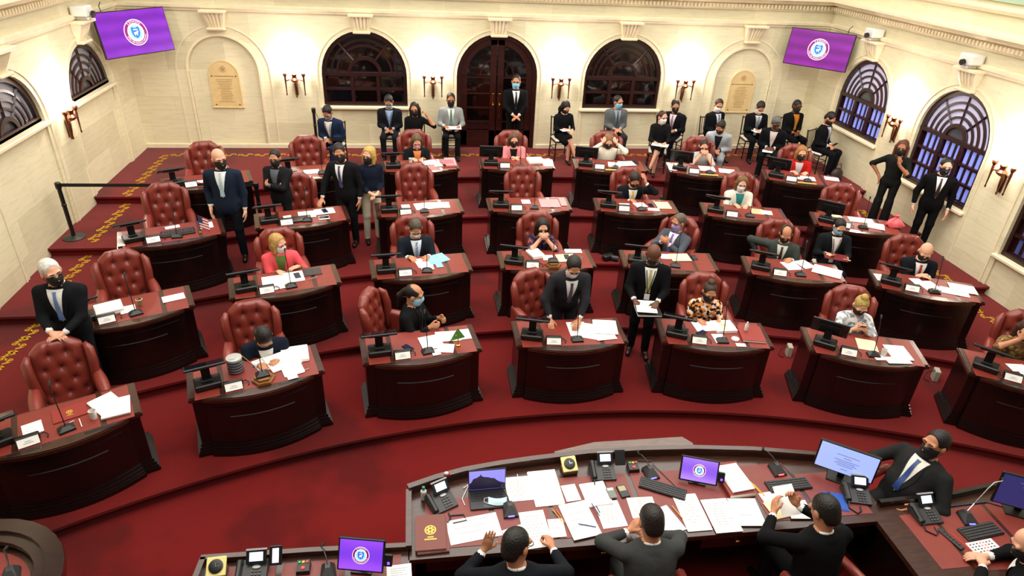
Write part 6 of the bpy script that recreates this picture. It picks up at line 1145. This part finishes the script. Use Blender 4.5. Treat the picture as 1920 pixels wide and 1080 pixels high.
for i in range(7):
    for j in range(5): (mr if i in (3, 4) else mb).box((-.11+.035*i, .055-.027*j, .0045), (.018, .012, .001))
k = link('dark_days', mb.mesh('dark_days', INKD), t); k['kind'] = 'stuff'; k = link('red_days', mr.mesh('red_days', M('print_red', 'D86050', .8)), t); k['kind'] = 'stuff'
screen_dev('computer_monitor', 'dark blue monitor at the right picture edge', 3.70, -11.34, -.5, .52, .34, .25, -.15, lit('2A2A5C', .8), doc=((.1, .2), (.06, .14)))
cable([(3.0, -11.2, z), (3.5, -11.18, z), (3.7, -11.3, z)], 'blue-grey cable along the rear rim of the right desk', .006, M('cable_blue', '3A3A6A', .5))
dmic(-4.95, -11.30, .3, 'desk microphone with violet light on the rounded corner desk', '5A50FF', .36-.07)
# clerks and their chairs
def low_chair():
    P = []; mb = MB(); mb.box((0, 0, .42), (.52, .5, .12), b=.05); P.append(('seat', mb.mesh('seat', LEATHER, .8), None)); mb = MB(); mb.box((0, .27, .60), (.50, .09, .32), b=.04); P.append(('backrest', mb.mesh('backrest', LEATHER, .8), None))
    for s_ in (-1, 1): mb = MB(); mb.tube([(s_*.30, .25, .62), (s_*.31, .05, .68), (s_*.30, -.2, .66), (s_*.29, -.22, .45)], [.04, .05, .05, .04], 8); P.append(('armrest', mb.mesh('armrest', LEATHER, True), None))
    mb = MB(); mb.lathe([(.04, .36), (.04, .1)], 10); [mb.tube([(0, 0, .1), (.26*math.cos(a), .26*math.sin(a), .04)], .02, 6) for a in np.arange(5)*2*PI/5]; P.append(('swivel_base', mb.mesh('swivel_base', BLACK), None)); return P
LC = low_chair()
for x, y, lab, rz in ((-1.22, -11.86, 'clerk with glasses', 3.0), (-.02, -11.80, 'centre clerk in grey', PI), (1.50, -11.86, 'right clerk in black', 3.3), (3.05, -12.3, 'clerk in the lower right corner', 3.3)): place(LC, 'clerk_chair', 'low red leather armchair of the '+lab, 'chair', (x, y, FZ), rz)
C_ = dict(res=.015)
person('clerk with glasses in black suit raising an open hand', (-1.16, -11.82, FZ), -.05, True, s=1.05, lean=.25, head=(.8, .25, 0), top='15181D', sk='mid', hair=('short', '14110E'), mask=None, glasses=True, fat=.03, L=('t', (-.22, .42, .92), (-.9, .1, -.7), (.25, .1, 1), (.3, 1, 0), .1), R=('t', (.35, .50, .80), (.9, -.2, -.5), (-.2, .9, .2), (-.4, 0, -1), .9), **C_)
person('centre clerk in grey suit seen from behind', (-.03, -11.74, FZ), 0, True, s=1.05, lean=.35, head=(0, .25, 0), top='3A3C3C', sk='mid', hair=('short', '1A130E'), mask=None, fat=.03, L=('t', (-.06, .46, .86), (-1, .2, -.3), (.5, .3, .6), (.6, 0, -.6), .6), R=('t', (.10, .46, .80), (1, .2, -.2), (-.8, .4, .2), (0, 0, -1), .5), **C_)
person('right clerk in black suit reading a held sheet', (1.46, -11.72, FZ), .1, True, s=1.06, lean=.22, head=(-.15, .3, 0), top='0F0F11', sk='mid', hair=('short', '120D0A'), mask=None, fat=.02, L=('t', (-.16, .50, .90), (-.9, .2, -.6), (.3, .6, .5), (.6, -.2, -.3), .5), R=('t', (.02, .48, .98), (.9, .2, -.6), (-.2, .5, .7), (-.5, -.4, 0), .8), **C_)
q_ = paper((1.42, -11.14, .30), .2, 'white sheet held up by the right clerk', w=.2, h=.27, lines=0, group=None); q_.rotation_euler = (.55, 0, .1)
person('bald clerk in black mask cut by the lower right corner', (3.10, -12.22, FZ), .55, True, s=1.04, lean=.35, head=(-.55, .3, 0), top='101012', sk='fair', hair=('bald', ''), L=('t', (-.02, .42, .80), (-.9, .2, -.3), (.7, .5, 0), (0, 0, -1), .5), R=('t', (.1, .44, .79), (.9, .1, -.4), (-.6, .6, 0)), **C_)
person('man in dark suit with blue tie leaning back beyond the right desk', (2.86, -10.90, LV[0]), 1.85, True, seat=.58, fwd=.36, s=1.04, lean=-.28, head=(.1, .1, 0), top='242424', shirt='E4E0D4', tie='1E3C78', sk='mid', hair=('short', '15100D'), fat=.05, R=('t', (.24, .26, .96), (.8, -.4, -.6), (0, .9, .1), (-1, 0, 0), .6), L=('t', (-.22, .20, .86), (-.6, -.6, -.3), (0, .9, -.2), (1, 0, 0), .4), **C_)
place(LC, 'clerk_chair', 'red leather seat under the man with the blue tie', 'chair', (2.90, -10.90, LV[0]+.1), 1.85+PI)
